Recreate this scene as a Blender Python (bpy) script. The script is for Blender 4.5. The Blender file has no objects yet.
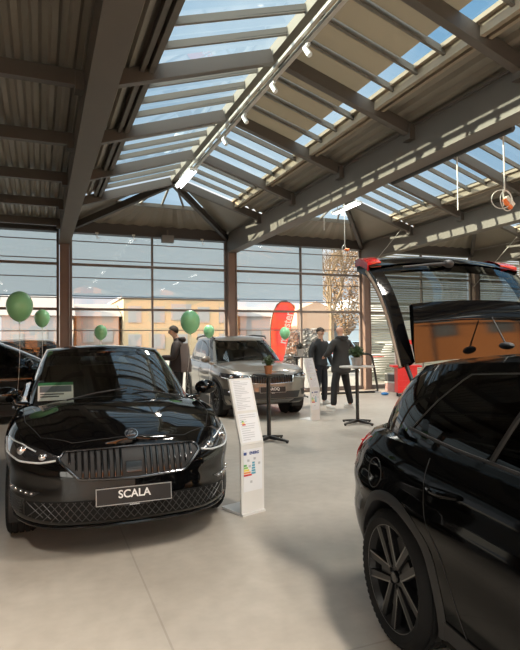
import bpy, bmesh, math, random
import numpy as np
from mathutils import Vector, Matrix
from mathutils.bvhtree import BVHTree
random.seed(4)
SC = bpy.context.scene
COL = SC.collection
PI = math.pi
R = math.radians

# ------------------------------------------------------------------ materials
MATS = {}
def pmat(name, col, rough=.5, metal=0., coat=0., spec=.5, noise=0., nscale=8., bump=0., emit=None, trans=0.):
    if name in MATS: return MATS[name]
    m = bpy.data.materials.new(name); m.use_nodes = True
    nt = m.node_tree; b = nt.nodes['Principled BSDF']
    b.inputs['Base Color'].default_value = (*col, 1)
    b.inputs['Roughness'].default_value = rough
    b.inputs['Metallic'].default_value = metal
    b.inputs['Coat Weight'].default_value = coat
    b.inputs['Coat Roughness'].default_value = .03
    b.inputs['Specular IOR Level'].default_value = spec
    b.inputs['Transmission Weight'].default_value = trans
    if emit:
        b.inputs['Emission Color'].default_value = (*emit[0], 1); b.inputs['Emission Strength'].default_value = emit[1]
    if noise or bump:
        tc = nt.nodes.new('ShaderNodeTexCoord'); nz = nt.nodes.new('ShaderNodeTexNoise')
        nz.inputs['Scale'].default_value = nscale; nz.inputs['Detail'].default_value = 5
        nt.links.new(tc.outputs['Object'], nz.inputs['Vector'])
        if noise:
            mx = nt.nodes.new('ShaderNodeMix'); mx.data_type = 'RGBA'
            mx.inputs['A'].default_value = (*[c*(1-noise) for c in col], 1)
            mx.inputs['B'].default_value = (*[min(1, c*(1+noise)) for c in col], 1)
            nt.links.new(nz.outputs['Fac'], mx.inputs['Factor']); nt.links.new(mx.outputs['Result'], b.inputs['Base Color'])
        if bump:
            bp = nt.nodes.new('ShaderNodeBump'); bp.inputs['Strength'].default_value = bump; bp.inputs['Distance'].default_value = .01
            nt.links.new(nz.outputs['Fac'], bp.inputs['Height']); nt.links.new(bp.outputs['Normal'], b.inputs['Normal'])
    MATS[name] = m; return m

def glass(name, tint=(.9, .93, .93), f0=.06, gloss=(1, 1, 1)):
    if name in MATS: return MATS[name]
    m = bpy.data.materials.new(name); m.use_nodes = True
    nt = m.node_tree; nt.nodes.clear(); N = nt.nodes.new
    out = N('ShaderNodeOutputMaterial'); mix = N('ShaderNodeMixShader')
    tr = N('ShaderNodeBsdfTransparent'); tr.inputs['Color'].default_value = (*tint, 1)
    gl = N('ShaderNodeBsdfGlossy'); gl.inputs['Roughness'].default_value = .01; gl.inputs['Color'].default_value = (*gloss, 1)
    lw = N('ShaderNodeLayerWeight'); lw.inputs['Blend'].default_value = .5
    pw = N('ShaderNodeMath'); pw.operation = 'POWER'; pw.inputs[1].default_value = 4.5
    ma = N('ShaderNodeMath'); ma.operation = 'MULTIPLY_ADD'; ma.inputs[1].default_value = 1-f0; ma.inputs[2].default_value = f0
    L = nt.links.new
    L(lw.outputs['Facing'], pw.inputs[0]); L(pw.outputs[0], ma.inputs[0]); L(ma.outputs[0], mix.inputs['Fac'])
    L(tr.outputs[0], mix.inputs[1]); L(gl.outputs[0], mix.inputs[2]); L(mix.outputs[0], out.inputs['Surface'])
    MATS[name] = m; return m

def fabric(name, col, transl=.5, transp=0.):
    if name in MATS: return MATS[name]
    m = bpy.data.materials.new(name); m.use_nodes = True
    nt = m.node_tree; nt.nodes.clear(); N = nt.nodes.new; L = nt.links.new
    out = N('ShaderNodeOutputMaterial'); mix = N('ShaderNodeMixShader'); mix.inputs['Fac'].default_value = transl
    d = N('ShaderNodeBsdfDiffuse'); t = N('ShaderNodeBsdfTranslucent')
    d.inputs['Color'].default_value = (*col, 1); t.inputs['Color'].default_value = (*col, 1)
    L(d.outputs[0], mix.inputs[1]); L(t.outputs[0], mix.inputs[2])
    last = mix.outputs[0]
    if transp:
        mx = N('ShaderNodeMixShader'); mx.inputs['Fac'].default_value = transp
        tp = N('ShaderNodeBsdfTransparent'); L(last, mx.inputs[1]); L(tp.outputs[0], mx.inputs[2]); last = mx.outputs[0]
    L(last, out.inputs['Surface'])
    MATS[name] = m; return m

PAINT_BLACK = pmat('black_car_paint', (.0025, .0025, .0028), .05, 0, 0, .45)
PAINT_DEEP = pmat('deep_black_car_paint', (.002, .002, .002), .05, 0, 0, .13)
PAINT_GREY = pmat('bronze_grey_car_paint', (.20, .18, .155), .35, .6, 1.)
PAINT_DARK = pmat('dark_car_paint', (.012, .012, .014), .08, 0, 0)
BLACK_PLASTIC = pmat('black_plastic', (.012, .012, .013), .55)
MATT_CLAD = pmat('matt_cladding', (.022, .022, .023), .6)
GLOSS_BLACK = pmat('gloss_black', (.006, .006, .007), .12)
RUBBER = pmat('tyre_rubber', (.009, .009, .0095), .8, 0, 0, .25)
RIM_DARK = pmat('dark_alloy', (.012, .012, .013), .35, .2, 0, .35)
RIM_EDGE = pmat('machined_alloy', (.2, .195, .19), .4, .7)
RIM_SILVER = pmat('silver_alloy', (.38, .37, .36), .3, .9)
CHROME = pmat('chrome', (.65, .65, .66), .12, 1)
DCHROME = pmat('dark_chrome', (.12, .12, .125), .2, 1)
SATIN = pmat('satin_trim', (.03, .028, .027), .45, .4)
LAMP_CLEAR = pmat('lamp_reflector', (.55, .56, .58), .15, .9)
LAMP_DARK = pmat('lamp_housing', (.02, .02, .022), .1, 0, 1)
LAMP_RED = pmat('red_lamp', (.42, .01, .012), .15, 0, 1)
SEAT = pmat('seat_cloth', (.018, .018, .02), .85)
WHITE_TXT = pmat('white_lettering', (.8, .8, .8), .4)
CAR_GLASS = glass('car_glass', (.72, .78, .76), .07)
DARK_GLASS = glass('dark_car_glass', (.06, .065, .065), .05)
WIN_GLASS = glass('window_glass', (.93, .96, .96), .05)
SKY_GLASS = glass('roof_glass', (.62, .78, .88), .05)
STEEL = pmat('brown_grey_steel', (.10, .082, .066), .55, noise=.12, nscale=3)
STEEL_DK = pmat('dark_steel', (.055, .047, .042), .55)
COLMAT = pmat('brown_column_paint', (.16, .105, .085), .5, noise=.1, nscale=4)
FRAME = pmat('window_frame_paint', (.13, .105, .095), .5)
BAR = pmat('beige_glazing_bar', (.15, .13, .105), .45, .2)
DECK = pmat('corrugated_deck', (.235, .205, .165), .5, .2, noise=.12, nscale=2)
WHITE_METAL = pmat('white_powder_coat', (.68, .67, .66), .4)
BLACK_METAL = pmat('black_powder_coat', (.012, .012, .012), .45)

# ------------------------------------------------------------------ mesh builder
class MB:
    def __init__(s): s.v = []; s.f = []
    def add(s, vs, fs):
        o = len(s.v); s.v += [tuple(v) for v in vs]; s.f += [tuple(i+o for i in f) for f in fs]; return s
    def box(s, c, d, M=None):
        x, y, z = d[0]/2, d[1]/2, d[2]/2
        vs = [Vector((a*x, b*y, e*z)) for a in (-1, 1) for b in (-1, 1) for e in (-1, 1)]
        if M: vs = [M @ v for v in vs]
        c = Vector(c)
        return s.add([v+c for v in vs], [(0,1,3,2),(4,6,7,5),(0,4,5,1),(2,3,7,6),(0,2,6,4),(1,5,7,3)])
    def beam(s, p0, p1, w, h, up=(0,0,1)):
        p0 = Vector(p0); p1 = Vector(p1); d = (p1-p0); n = d.normalized(); sd = n.cross(Vector(up)).normalized(); u = sd.cross(n)
        M = Matrix((sd, n, u)).transposed()
        return s.box((p0+p1)/2, (w, d.length, h), M)
    def tube(s, p0, p1, r0, r1=None, n=12):
        return s.path([p0, p1], [r0, r0 if r1 is None else r1], n)
    def path(s, pts, r, n=8, closed=False):
        pts = [Vector(p) for p in pts]; k = len(pts)
        rs = r if isinstance(r, (list, tuple)) else [r]*k
        rings = []; u = None
        for i, p in enumerate(pts):
            if closed: t = pts[(i+1) % k]-pts[i-1]
            else: t = pts[min(i+1, k-1)]-pts[max(i-1, 0)]
            t = t.normalized() if t.length > 1e-9 else Vector((0,0,1))
            if u is None:
                u = t.cross(Vector((0,0,1)) if abs(t.z) < .9 else Vector((1,0,0))).normalized()
            u = (u-t*u.dot(t)); u = u.normalized() if u.length > 1e-6 else t.orthogonal().normalized()
            w = t.cross(u)
            rings.append([p+(u*math.cos(2*PI*j/n)+w*math.sin(2*PI*j/n))*rs[i] for j in range(n)])
        vs = [v for rg in rings for v in rg]; fs = []
        m = k if closed else k-1
        for i in range(m):
            a = i*n; b = ((i+1) % k)*n
            for j in range(n): fs.append((a+j, a+(j+1) % n, b+(j+1) % n, b+j))
        if not closed: fs.append(tuple(range(n-1, -1, -1))); fs.append(tuple((k-1)*n+j for j in range(n)))
        return s.add(vs, fs)
    def lathe(s, prof, n=32, M=None, caps=False):
        vs = []; fs = []; k = len(prof)
        for j in range(n):
            a = 2*PI*j/n
            for r, z in prof:
                v = Vector((r*math.cos(a), r*math.sin(a), z)); vs.append(M @ v if M else v)
        for j in range(n):
            a = j*k; b = ((j+1) % n)*k
            for i in range(k-1): fs.append((a+i, b+i, b+i+1, a+i+1))
        if caps:
            fs.append(tuple(j*k for j in range(n-1, -1, -1))); fs.append(tuple(j*k+k-1 for j in range(n)))
        return s.add(vs, fs)
    def ell(s, c, r, nu=20, nv=12, M=None):
        c = Vector(c); vs = []; fs = []
        for i in range(nv+1):
            t = PI*i/nv
            for j in range(nu):
                a = 2*PI*j/nu; v = Vector((r[0]*math.sin(t)*math.cos(a), r[1]*math.sin(t)*math.sin(a), r[2]*math.cos(t)))
                vs.append((M @ v if M else v)+c)
        for i in range(nv):
            for j in range(nu):
                fs.append((i*nu+j, (i+1)*nu+j, (i+1)*nu+(j+1) % nu, i*nu+(j+1) % nu))
        return s.add(vs, fs)
    def grid(s, rows, closeu=False, flip=False):
        k = len(rows[0]); vs = [p for r in rows for p in r]; fs = []
        for i in range(len(rows)-1):
            for j in range(k if closeu else k-1):
                q = (i*k+j, i*k+(j+1) % k, (i+1)*k+(j+1) % k, (i+1)*k+j)
                fs.append(q[::-1] if flip else q)
        return s.add(vs, fs)
    def prism(s, poly, h0, h1, M=None):
        n = len(poly); vs = [Vector((x, y, h0)) for x, y in poly]+[Vector((x, y, h1)) for x, y in poly]
        if M: vs = [M @ v for v in vs]
        fs = [tuple(range(n-1, -1, -1)), tuple(range(n, 2*n))]+[(i, (i+1) % n, n+(i+1) % n, n+i) for i in range(n)]
        return s.add(vs, fs)
    def mesh(s, name, smooth=35, recalc=True):
        me = bpy.data.meshes.new(name); me.from_pydata(s.v, [], s.f)
        if recalc:
            bm = bmesh.new(); bm.from_mesh(me); bmesh.ops.remove_doubles(bm, verts=bm.verts, dist=1e-5)
            bmesh.ops.recalc_face_normals(bm, faces=bm.faces); bm.to_mesh(me); bm.free()
        finish(me, smooth); return me
    def build(s, name, mat, parent=None, smooth=35, loc=None, rotz=None, recalc=True):
        return link(name, s.mesh(name, smooth, recalc), mat, parent, loc, rotz)

def finish(me, smooth):
    if smooth:
        me.polygons.foreach_set('use_smooth', [True]*len(me.polygons))
        me.set_sharp_from_angle(angle=R(smooth))
    me.update()
def link(name, me, mat, parent=None, loc=None, rotz=None):
    o = bpy.data.objects.new(name, me); COL.objects.link(o)
    if mat: me.materials.append(mat)
    if parent: o.parent = parent
    if loc is not None: o.location = loc
    if rotz is not None: o.rotation_euler.z = rotz
    return o
def tag(o, label=None, cat=None, group=None, kind=None):
    for k, v in (('label', label), ('category', cat), ('group', group), ('kind', kind)):
        if v: o[k] = v
    return o
def empty(name, loc, rz=0, label=None, cat=None, group=None, kind=None):
    o = bpy.data.objects.new(name, None); COL.objects.link(o); o.location = loc; o.rotation_euler.z = rz
    o.empty_display_size = .1
    return tag(o, label, cat, group, kind)
def copy_tree(o, parent=None):
    c = o.copy(); COL.objects.link(c)
    if parent: c.parent = parent
    for ch in list(o.children): copy_tree(ch, c)
    return c
def struct(name, mb, mat, parent=None, smooth=35):
    o = mb.build(name, mat, parent, smooth)
    if not parent: o['kind'] = 'structure'
    return o
def eval_mesh(o, name):
    dg = bpy.context.evaluated_depsgraph_get(); dg.update()
    me = bpy.data.meshes.new_from_object(o.evaluated_get(dg)); me.name = name
    return me
def kill(o):
    bpy.data.objects.remove(o, do_unlink=True)
def text(name, s, size, mat, parent, M, depth=.002, bold=0.):
    cu = bpy.data.curves.new('t', 'FONT'); cu.body = s; cu.size = size; cu.align_x = 'CENTER'; cu.align_y = 'CENTER'
    cu.extrude = depth; cu.offset = bold
    o = bpy.data.objects.new('t', cu); COL.objects.link(o)
    me = eval_mesh(o, name); kill(o); me.transform(M); me.materials.clear()
    return link(name, me, mat, parent)
def boolean(me, cutters, name):
    o = link('tmp', me, None); tmp = [o]
    for c in cutters:
        co = link('cut', c, None); tmp.append(co)
        md = o.modifiers.new('b', 'BOOLEAN'); md.operation = 'DIFFERENCE'; md.object = co; md.solver = 'EXACT'
    r = eval_mesh(o, name)
    for t in tmp: kill(t)
    return r
def spl(tab):
    xs = np.array([t[0] for t in tab], float); ys = np.array([t[1] for t in tab], float)
    m = np.gradient(ys, xs) if len(xs) > 2 else np.full(len(xs), (ys[-1]-ys[0])/(xs[-1]-xs[0]))
    def f(x):
        x = min(max(x, xs[0]), xs[-1]); i = min(max(int(np.searchsorted(xs, x))-1, 0), len(xs)-2)
        h = xs[i+1]-xs[i]; t = (x-xs[i])/h
        return float((2*t**3-3*t*t+1)*ys[i]+(t**3-2*t*t+t)*h*m[i]+(-2*t**3+3*t*t)*ys[i+1]+(t**3-t*t)*h*m[i+1])
    return f
def lerp_poly(poly, u):
    L = [0]
    for a, b in zip(poly, poly[1:]): L.append(L[-1]+math.dist(a, b))
    d = u*L[-1]
    for i in range(len(poly)-1):
        if d <= L[i+1] or i == len(poly)-2:
            t = (d-L[i])/max(L[i+1]-L[i], 1e-9); return (poly[i][0]+(poly[i+1][0]-poly[i][0])*t, poly[i][1]+(poly[i+1][1]-poly[i][1])*t)
def sstep(a, b, x):
    t = min(max((x-a)/(b-a), 0), 1); return t*t*(3-2*t)

# ------------------------------------------------------------------ camera
cam = bpy.data.cameras.new('camera'); camo = bpy.data.objects.new('camera', cam); COL.objects.link(camo)
yaw, pitch, roll = .3868, .029, -.0108
F = Vector((math.sin(yaw)*math.cos(pitch), math.cos(yaw)*math.cos(pitch), math.sin(pitch)))
Rt = Vector((math.cos(yaw), -math.sin(yaw), 0)); U = Rt.cross(F)
R2 = Rt*math.cos(roll)+U*math.sin(roll); U2 = -Rt*math.sin(roll)+U*math.cos(roll)
Mx = Matrix((R2, U2, -F)).transposed().to_4x4(); Mx.translation = (0, 0, 1.5)
camo.matrix_world = Mx
cam.sensor_width = 36; cam.sensor_fit = 'AUTO'; cam.lens = 36*539.6/650; cam.clip_end = 400
SC.camera = camo

# ------------------------------------------------------------------ building frame
KB = 1.05
def zk(z): return 1.5+(z-1.5)*KB
X0, W, YW = .5175*KB, 4.0934*KB, 13.37*KB
YF = -7.0                                   # glazed front behind the camera
KS = range(-2, 5)                           # girder lines
XG = {k: X0+W*k for k in KS}
ZB, ZT, ZR = zk(3.79), zk(4.27), zk(4.92)
RY = [KB*y for y in [5.72-1.77*i for i in range(6, 0, -1)]+[5.72, 7.49, 9.26, 11.0]]   # rafter lines up to the hip apex
SLOPE = (ZR-ZT)/(W/2)
FLAT = [False]
def roofz(dx):
    if FLAT[0]: return ZT-.0
    return ZT+SLOPE*(W/2-abs(dx))  # dx from the ridge

# floor
mf = bpy.data.materials.new('polished_concrete'); mf.use_nodes = True
nt = mf.node_tree; b = nt.nodes['Principled BSDF']; N = nt.nodes.new; L = nt.links.new
tc = N('ShaderNodeTexCoord'); n1 = N('ShaderNodeTexNoise'); n1.inputs['Scale'].default_value = .55; n1.inputs['Detail'].default_value = 6; n1.inputs['Roughness'].default_value = .62
n2 = N('ShaderNodeTexNoise'); n2.inputs['Scale'].default_value = 9; n2.inputs['Detail'].default_value = 6
L(tc.outputs['Object'], n1.inputs['Vector']); L(tc.outputs['Object'], n2.inputs['Vector'])
r1 = N('ShaderNodeValToRGB'); r1.color_ramp.elements[0].position = .33; r1.color_ramp.elements[1].position = .68
r1.color_ramp.elements[0].color = (.36, .312, .262, 1); r1.color_ramp.elements[1].color = (.52, .462, .398, 1)
L(n1.outputs['Fac'], r1.inputs['Fac'])
mx = N('ShaderNodeMix'); mx.data_type = 'RGBA'; mx.blend_type = 'MULTIPLY'; mx.inputs['Factor'].default_value = .35
r2 = N('ShaderNodeValToRGB'); r2.color_ramp.elements[0].position = .3; r2.color_ramp.elements[0].color = (.7, .69, .68, 1); r2.color_ramp.elements[1].position = .65
L(n2.outputs['Fac'], r2.inputs['Fac']); L(r1.outputs['Color'], mx.inputs['A']); L(r2.outputs['Color'], mx.inputs['B'])
br = N('ShaderNodeTexBrick'); br.offset = 0; br.inputs['Scale'].default_value = 1; br.inputs['Brick Width'].default_value = 4.09; br.inputs['Row Height'].default_value = 4.2
br.inputs['Mortar Size'].default_value = .006; br.inputs['Color1'].default_value = br.inputs['Color2'].default_value = (1, 1, 1, 1); br.inputs['Mortar'].default_value = (.8, .79, .78, 1)
mp = N('ShaderNodeMapping'); mp.inputs['Location'].default_value = (-.6, 1.9, 0); L(tc.outputs['Object'], mp.inputs['Vector']); L(mp.outputs[0], br.inputs['Vector'])
m2 = N('ShaderNodeMix'); m2.data_type = 'RGBA'; m2.blend_type = 'MULTIPLY'; m2.inputs['Factor'].default_value = 1
L(mx.outputs['Result'], m2.inputs['A']); L(br.outputs['Color'], m2.inputs['B']); L(m2.outputs['Result'], b.inputs['Base Color'])
mr = N('ShaderNodeMapRange'); mr.inputs['To Min'].default_value = .3; mr.inputs['To Max'].default_value = .5; L(n1.outputs['Fac'], mr.inputs['Value']); L(mr.outputs[0], b.inputs['Roughness'])
XL, XRR = XG[-2]-.2, XG[4]+.2
struct('floor', MB().box(((XL+XRR)/2, (YF+YW)/2, -.05), (XRR-XL, YW-YF+.3, .1)), mf)
WALLP = pmat('painted_wall', (.42, .40, .37), .7, noise=.05)
struct('wall_left', MB().box((XL-.1, (YF+YW)/2, 2.2), (.2, YW-YF+.3, 4.4)), WALLP)
struct('wall_right', MB().box((XRR+.1, (YF+YW)/2, 2.2), (.2, YW-YF+.3, 4.4)), WALLP)

# columns, girders
for k in KS:
    mb = MB(); x = XG[k]
    for sx in (-1, 1): mb.box((x+sx*.1, YW-.1, ZB/2), (.016, .26, ZB))
    mb.box((x, YW-.1, ZB/2), (.2, .2, ZB)); mb.box((x, YW-.1, .01), (.34, .34, .02))
    struct('column', mb, COLMAT)
    mb = MB()
    mb.box((x, YF+.1, ZB/2), (.22, .22, ZB)); struct('column', mb, COLMAT)
    mb = MB(); yc, ly = (YF+YW)/2, YW-YF-.05
    mb.box((x, yc, ZB+.012), (.27, ly, .024)); mb.box((x, yc, ZT-.012), (.27, ly, .024)); mb.box((x, yc, (ZB+ZT)/2), (.232, ly, ZT-ZB-.04))
    struct('girder', mb, STEEL)
# eaves beams over glass walls
for k in list(KS)[:-1]:
    xa, xb = XG[k]+.14, XG[k+1]-.14
    for y, nm in ((YW-.06, 'eaves_beam'), (YF+.06, 'eaves_beam')):
        mb = MB(); mb.box(((xa+xb)/2, y, ZT-.02), (xb-xa, .2, .3)); mb.box(((xa+xb)/2, y, ZT-.19), (xb-xa, .26, .03))
        struct(nm, mb, STEEL_DK)

# roof: corrugated decks, rafters, skylights
def corrug(x0, x1, y0, y1, xc):
    """trapezoidal sheet between x0 and x1 with ribs along Y, following the slope of the bay with ridge xc"""
    mb = MB(); pts = []; x = x0; i = 0; prof = (.055, .03, .055, .03); hh = (0, 0, .045, .045)
    while x < x1:
        pts.append((x, roofz(x-xc)+hh[i % 4]+.01)); x += prof[i % 4]; i += 1
    pts.append((x1, roofz(x1-xc)+hh[i % 4]+.01))
    rows = [[(p[0], y, p[1]) for p in pts] for y in (y0, y1)]
    mb.grid(rows); rows2 = [[(p[0], y, p[1]+.12) for p in pts] for y in (y0, y1)]; mb.grid(rows2)
    return mb
SKL, SKR = .60, .62       # solid margins beside the girders
YH = RY[-1]               # hip apex
nwin = 0
for k in list(KS)[:-1]:
    xc = XG[k]+W/2; glazed = k >= 0; FLAT[0] = not glazed
    xa, xb = XG[k]+.02, XG[k+1]-.02
    sl = XG[k]+SKL if glazed else xc
    sr = XG[k+1]-SKR-(.1 if glazed else 0) if glazed else xc
    for a, c in ((xa, sl), (sr, xb)):
        struct('ceiling', corrug(a, c, YF, YW-.05, xc) if False else corrug(a, c, YF, YH if glazed else YW, xc), DECK, smooth=0)
    if glazed:  # the hip end: a low deck sloping down to the wall, cut by the hips
        mb = MB(); n = 40
        yl = YW-.02
        for half in (-1, 1):   # side triangles stay under the deck between girder and hip
            rows = []
            for i in range(n+1):
                t = i/n; y = YH+(yl-YH)*t
                x_h = half*(W/2)*t            # hip line x at this y
                x_e = half*(W/2-.02)
                if abs(x_h) > abs(x_e): x_h = x_e
                rows.append([(xc+x_e+(x_h-x_e)*j/6, y, roofz(x_e+(x_h-x_e)*j/6)+.02) for j in range(7)])
            mb.grid(rows)
        # lower half of the hip face is sheet
        rows = []
        for i in range(13):
            t = .5+.5*i/12; y = YH+(yl-YH)*t; z = ZR-(ZR-ZT)*t+.02; xh = (W/2)*t
            rows.append([(xc-xh+2*xh*j/24, y, z+(.03 if j % 2 else 0)) for j in range(25)])
        mb.grid(rows); struct('ceiling', mb, DECK, smooth=0)
        nwin += 1
        w = empty(f'window_{nwin}', (xc, YH, ZR), 0, kind='structure')
        g = MB(); t1 = .5; y1 = (yl-YH)*t1; z1 = -(ZR-ZT)*t1
        g.add([(0, 0, .03), (-(W/2)*t1, y1, z1+.03), ((W/2)*t1, y1, z1+.03)], [(0, 1, 2)]); g.build('pane', SKY_GLASS, w, 0)
        fb = MB()
        for q in (-.5, 0, .5): fb.beam((q*W/2*t1, y1, z1+.02), (q*W/2*t1*abs(q), y1*abs(q), z1*abs(q)+.02), .04, .05)
        fb.beam((-(W/2)*t1, y1, z1), ((W/2)*t1, y1, z1), .08, .09); fb.build('glazing_bar', BAR, w, 0)
        for half in (-1, 1):
            struct('hip_rafter', MB().beam((xc, YH, ZR-.12), (xc+half*(W/2-.12), YW-.12, ZT-.1), .09, .15), STEEL_DK)
    # rafters
    ry = RY if glazed else RY+[KB*12.77]
    for y in ry:
        for half in (-1, 1):
            xe = xc+half*(W/2-.13)
            mb = MB(); zc0, zc1 = roofz(W/2-.13)-.1, ZR-.1
            mb.beam((xe, y, zc0+.01), (xc+half*.06, y, zc1 if glazed else zc0+.01), .1, .165); mb.box((xe-half*.03, y, zc0-.03), (.09, .16, .2))
            struct('rafter', mb, pmat('rafter_paint', (.085, .068, .055), .5))
    # ridge beam and edge purlins
    y0r, y1r = YF, (YH if glazed else YW)
    mb = MB(); mb.box((xc, (y0r+y1r)/2, (ZR if glazed else ZT)-.03), (.12, y1r-y0r, .14)); struct('ridge_beam', mb, BAR if glazed else STEEL)
    if not glazed: continue
    for x, sgn in ((sl, -1), (sr, 1)):
        z = roofz(x-xc)
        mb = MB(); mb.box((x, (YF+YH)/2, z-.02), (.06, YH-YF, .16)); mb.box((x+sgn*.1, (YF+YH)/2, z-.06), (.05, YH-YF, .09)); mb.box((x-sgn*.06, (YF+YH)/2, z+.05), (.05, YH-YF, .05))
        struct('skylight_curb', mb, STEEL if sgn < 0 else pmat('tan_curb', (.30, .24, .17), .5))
    # skylight sashes: one window object per bay and side
    for half, xe in ((-1, sl), (1, sr)):
        nwin += 1
        w = empty(f'window_{nwin}', (xc, 0, ZR), 0, kind='structure')
        dz = roofz(xe-xc)-ZR; ex = xe-xc
        g = MB(); g.add([(0, YF, .06), (0, YH, .06), (ex, YH, dz+.06), (ex, YF, dz+.06)], [(0, 1, 2, 3)]); g.build('pane', SKY_GLASS, w, 0)
        prev = YF
        for yi, y in enumerate(ry):
            sp = y-prev
            for q in range(1, 4):
                yy = prev+sp*q/4
                fb = MB(); fb.beam((.02*half, yy, .0), (ex, yy, dz), .03, .06); fb.beam((.02*half, yy, -.05), (ex, yy, dz-.04), .04, .016); fb.build('glazing_bar', BAR, w, 0)
            prev = y
        if half > 0 and k == 0:
            prev = YF
            for y in ry:
                if y < 8.2:
                    for q in range(4):
                        y0 = prev+(y-prev)*q/4+.03; y1 = prev+(y-prev)*(q+1)/4-.03
                        s0, s1 = .04, .80
                        bl = MB(); bl.grid([[(ex*(s0+(s1-s0)*i/6), yy, dz*(s0+(s1-s0)*i/6)+.012) for i in range(7)] for yy in (y0, y1)])
                        bl.build('roller_blind', fabric('tan_blind', (.30, .22, .14), .25), w, 0)
                prev = y

# ------------------------------------------------------------------ rear glass wall
Z1, Z2 = zk(3.338), zk(2.285)
SCREEN = fabric('blue_grey_screen', (.29, .375, .48), .5, .04)
for k in list(KS)[:-1]:
    nwin += 1
    xa, xb = XG[k]+.13, XG[k+1]-.13; xm = (xa+xb)/2
    w = empty(f'window_{nwin}', (xm, YW-.02, 0), 0, kind='structure')
    h = xb-xm
    g = MB(); g.add([(-h, 0, 0), (h, 0, 0), (h, 0, ZT-.1), (-h, 0, ZT-.1)], [(0, 1, 2, 3)]); g.build('pane', WIN_GLASS, w, 0)
    fb = MB()
    for z, t in ((Z1, .06), (Z2, .06), (.06, .12)): fb.box((0, -.02, z), (2*h, .08, t))
    for x in (-h+.02, 0, h-.02): fb.box((x, -.015, ZT/2-.05), (.05 if x == 0 else .06, .07, ZT-.1))
    fb.build('frame', FRAME, w, 0)
    fb = MB()
    for z in map(zk, (3.89, 3.46, 3.03, 2.55, 1.78)): fb.box((0, -.03, z), (2*h, .02, .022))
    fb.build('tension_rail', FRAME, w, 0)
    if k <= 1:
        s0 = -h; s1 = h if k < 1 else 7.44*KB-xm
        sb = MB()
        zs = [zk(z) for z in (2.62, 3.0, 3.5, 4.0, 4.30)]
        rows = [[(x, .16, z) for x in (s0, (s0+s1)/2, s1)] for z in zs]
        sb.grid(rows); sb.box(((s0+s1)/2, .16, zk(2.61)), (s1-s0, .03, .03)); sb.build('roller_screen', SCREEN, w, 0)
    else:
        vb = MB(); z = .25
        Mt = Matrix.Rotation(R(48), 3, 'X')
        while z < 4.25:
            vb.box((0, .14, z), (2*h, .075, .004), Mt); z += .075
        vb.build('venetian_blind', pmat('grey_green_slats', (.24, .245, .21), .45), w, 0)
# front glazing behind the camera
for k in list(KS)[:-1]:
    nwin += 1
    xa, xb = XG[k]+.13, XG[k+1]-.13; xm = (xa+xb)/2; h = xb-xm
    w = empty(f'window_{nwin}', (xm, YF+.02, 0), 0, kind='structure')
    g = MB(); g.add([(-h, 0, 0), (h, 0, 0), (h, 0, ZT-.1), (-h, 0, ZT-.1)], [(0, 1, 2, 3)]); g.build('pane', WIN_GLASS, w, 0)
    fb = MB()
    for z in (.05, 1.1, Z2, Z1): fb.box((0, 0, z), (2*h, .07, .06))
    for x in (-h+.02, 0, h-.02): fb.box((x, 0, ZT/2-.05), (.05, .07, ZT-.1))
    fb.build('frame', FRAME, w, 0)

# ------------------------------------------------------------------ car builder
def ring(p, q, a, b, n):
    """closed superellipse, n points spaced evenly by arc length, unit half axes; starts at the nose, +y first"""
    th = np.linspace(0, 2*PI, 8001); c, s = np.cos(th), np.sin(th)
    x = np.sign(c)*np.abs(c)**(2/p); y = np.sign(s)*np.abs(s)**(2/q)
    d = np.r_[0, np.cumsum(np.hypot(np.diff(x*a), np.diff(y*b)))]
    t = np.linspace(0, d[-1], n+1)[:-1]
    return np.interp(t, d, x), np.interp(t, d, y)

class Surf:
    """ray-casts onto the finished body so that lamps, trims and glass follow its shape"""
    def __init__(s, v, f): s.b = BVHTree.FromPolygons([Vector(p) for p in v], f)
    def hit(s, view, a, z):
        if view == 'front': o, d = Vector((4, a, z)), Vector((-1, 0, 0))
        elif view == 'rear': o, d = Vector((-4, a, z)), Vector((1, 0, 0))
        elif view == 'top': o, d = Vector((a, z, 4)), Vector((0, 0, -1))
        else: o, d = Vector((a, 3*view, z)), Vector((0, -view, 0))
        h = s.b.ray_cast(o, d)
        if h[0] is None:
            h = s.b.find_nearest(o+d*3)
        return h[0], d
    def patch(s, mb, top, bot, view, off=.004, thick=.03, nu=18, nv=6):
        rows = []; back = []
        for i in range(nv+1):
            r = []; bk = []
            for j in range(nu+1):
                u, v = j/nu, i/nv
                a = lerp_poly(top, u); c = lerp_poly(bot, u)
                p, d = s.hit(view, a[0]+(c[0]-a[0])*v, a[1]+(c[1]-a[1])*v)
                r.append(p-d*off); bk.append(p+d*(thick-off))
            rows.append(r); back.append(bk)
        mb.grid(rows)
        edge = rows[0]+[r[-1] for r in rows[1:]]+rows[-1][-2::-1]+[r[0] for r in rows[-2:0:-1]]
        eb = back[0]+[r[-1] for r in back[1:]]+back[-1][-2::-1]+[r[0] for r in back[-2:0:-1]]
        mb.grid([edge, eb], True)
        return mb
    def line(s, mb, pts, view, r=.006, off=.003, n=24, closed=False, seg=6):
        if closed: pts = pts+[pts[0]]
        P = []
        for i in range(n+(0 if closed else 1)):
            a = lerp_poly(pts, i/n); p, d = s.hit(view, *a); P.append(p-d*off)
        mb.path(P, r, seg, closed); return mb

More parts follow.
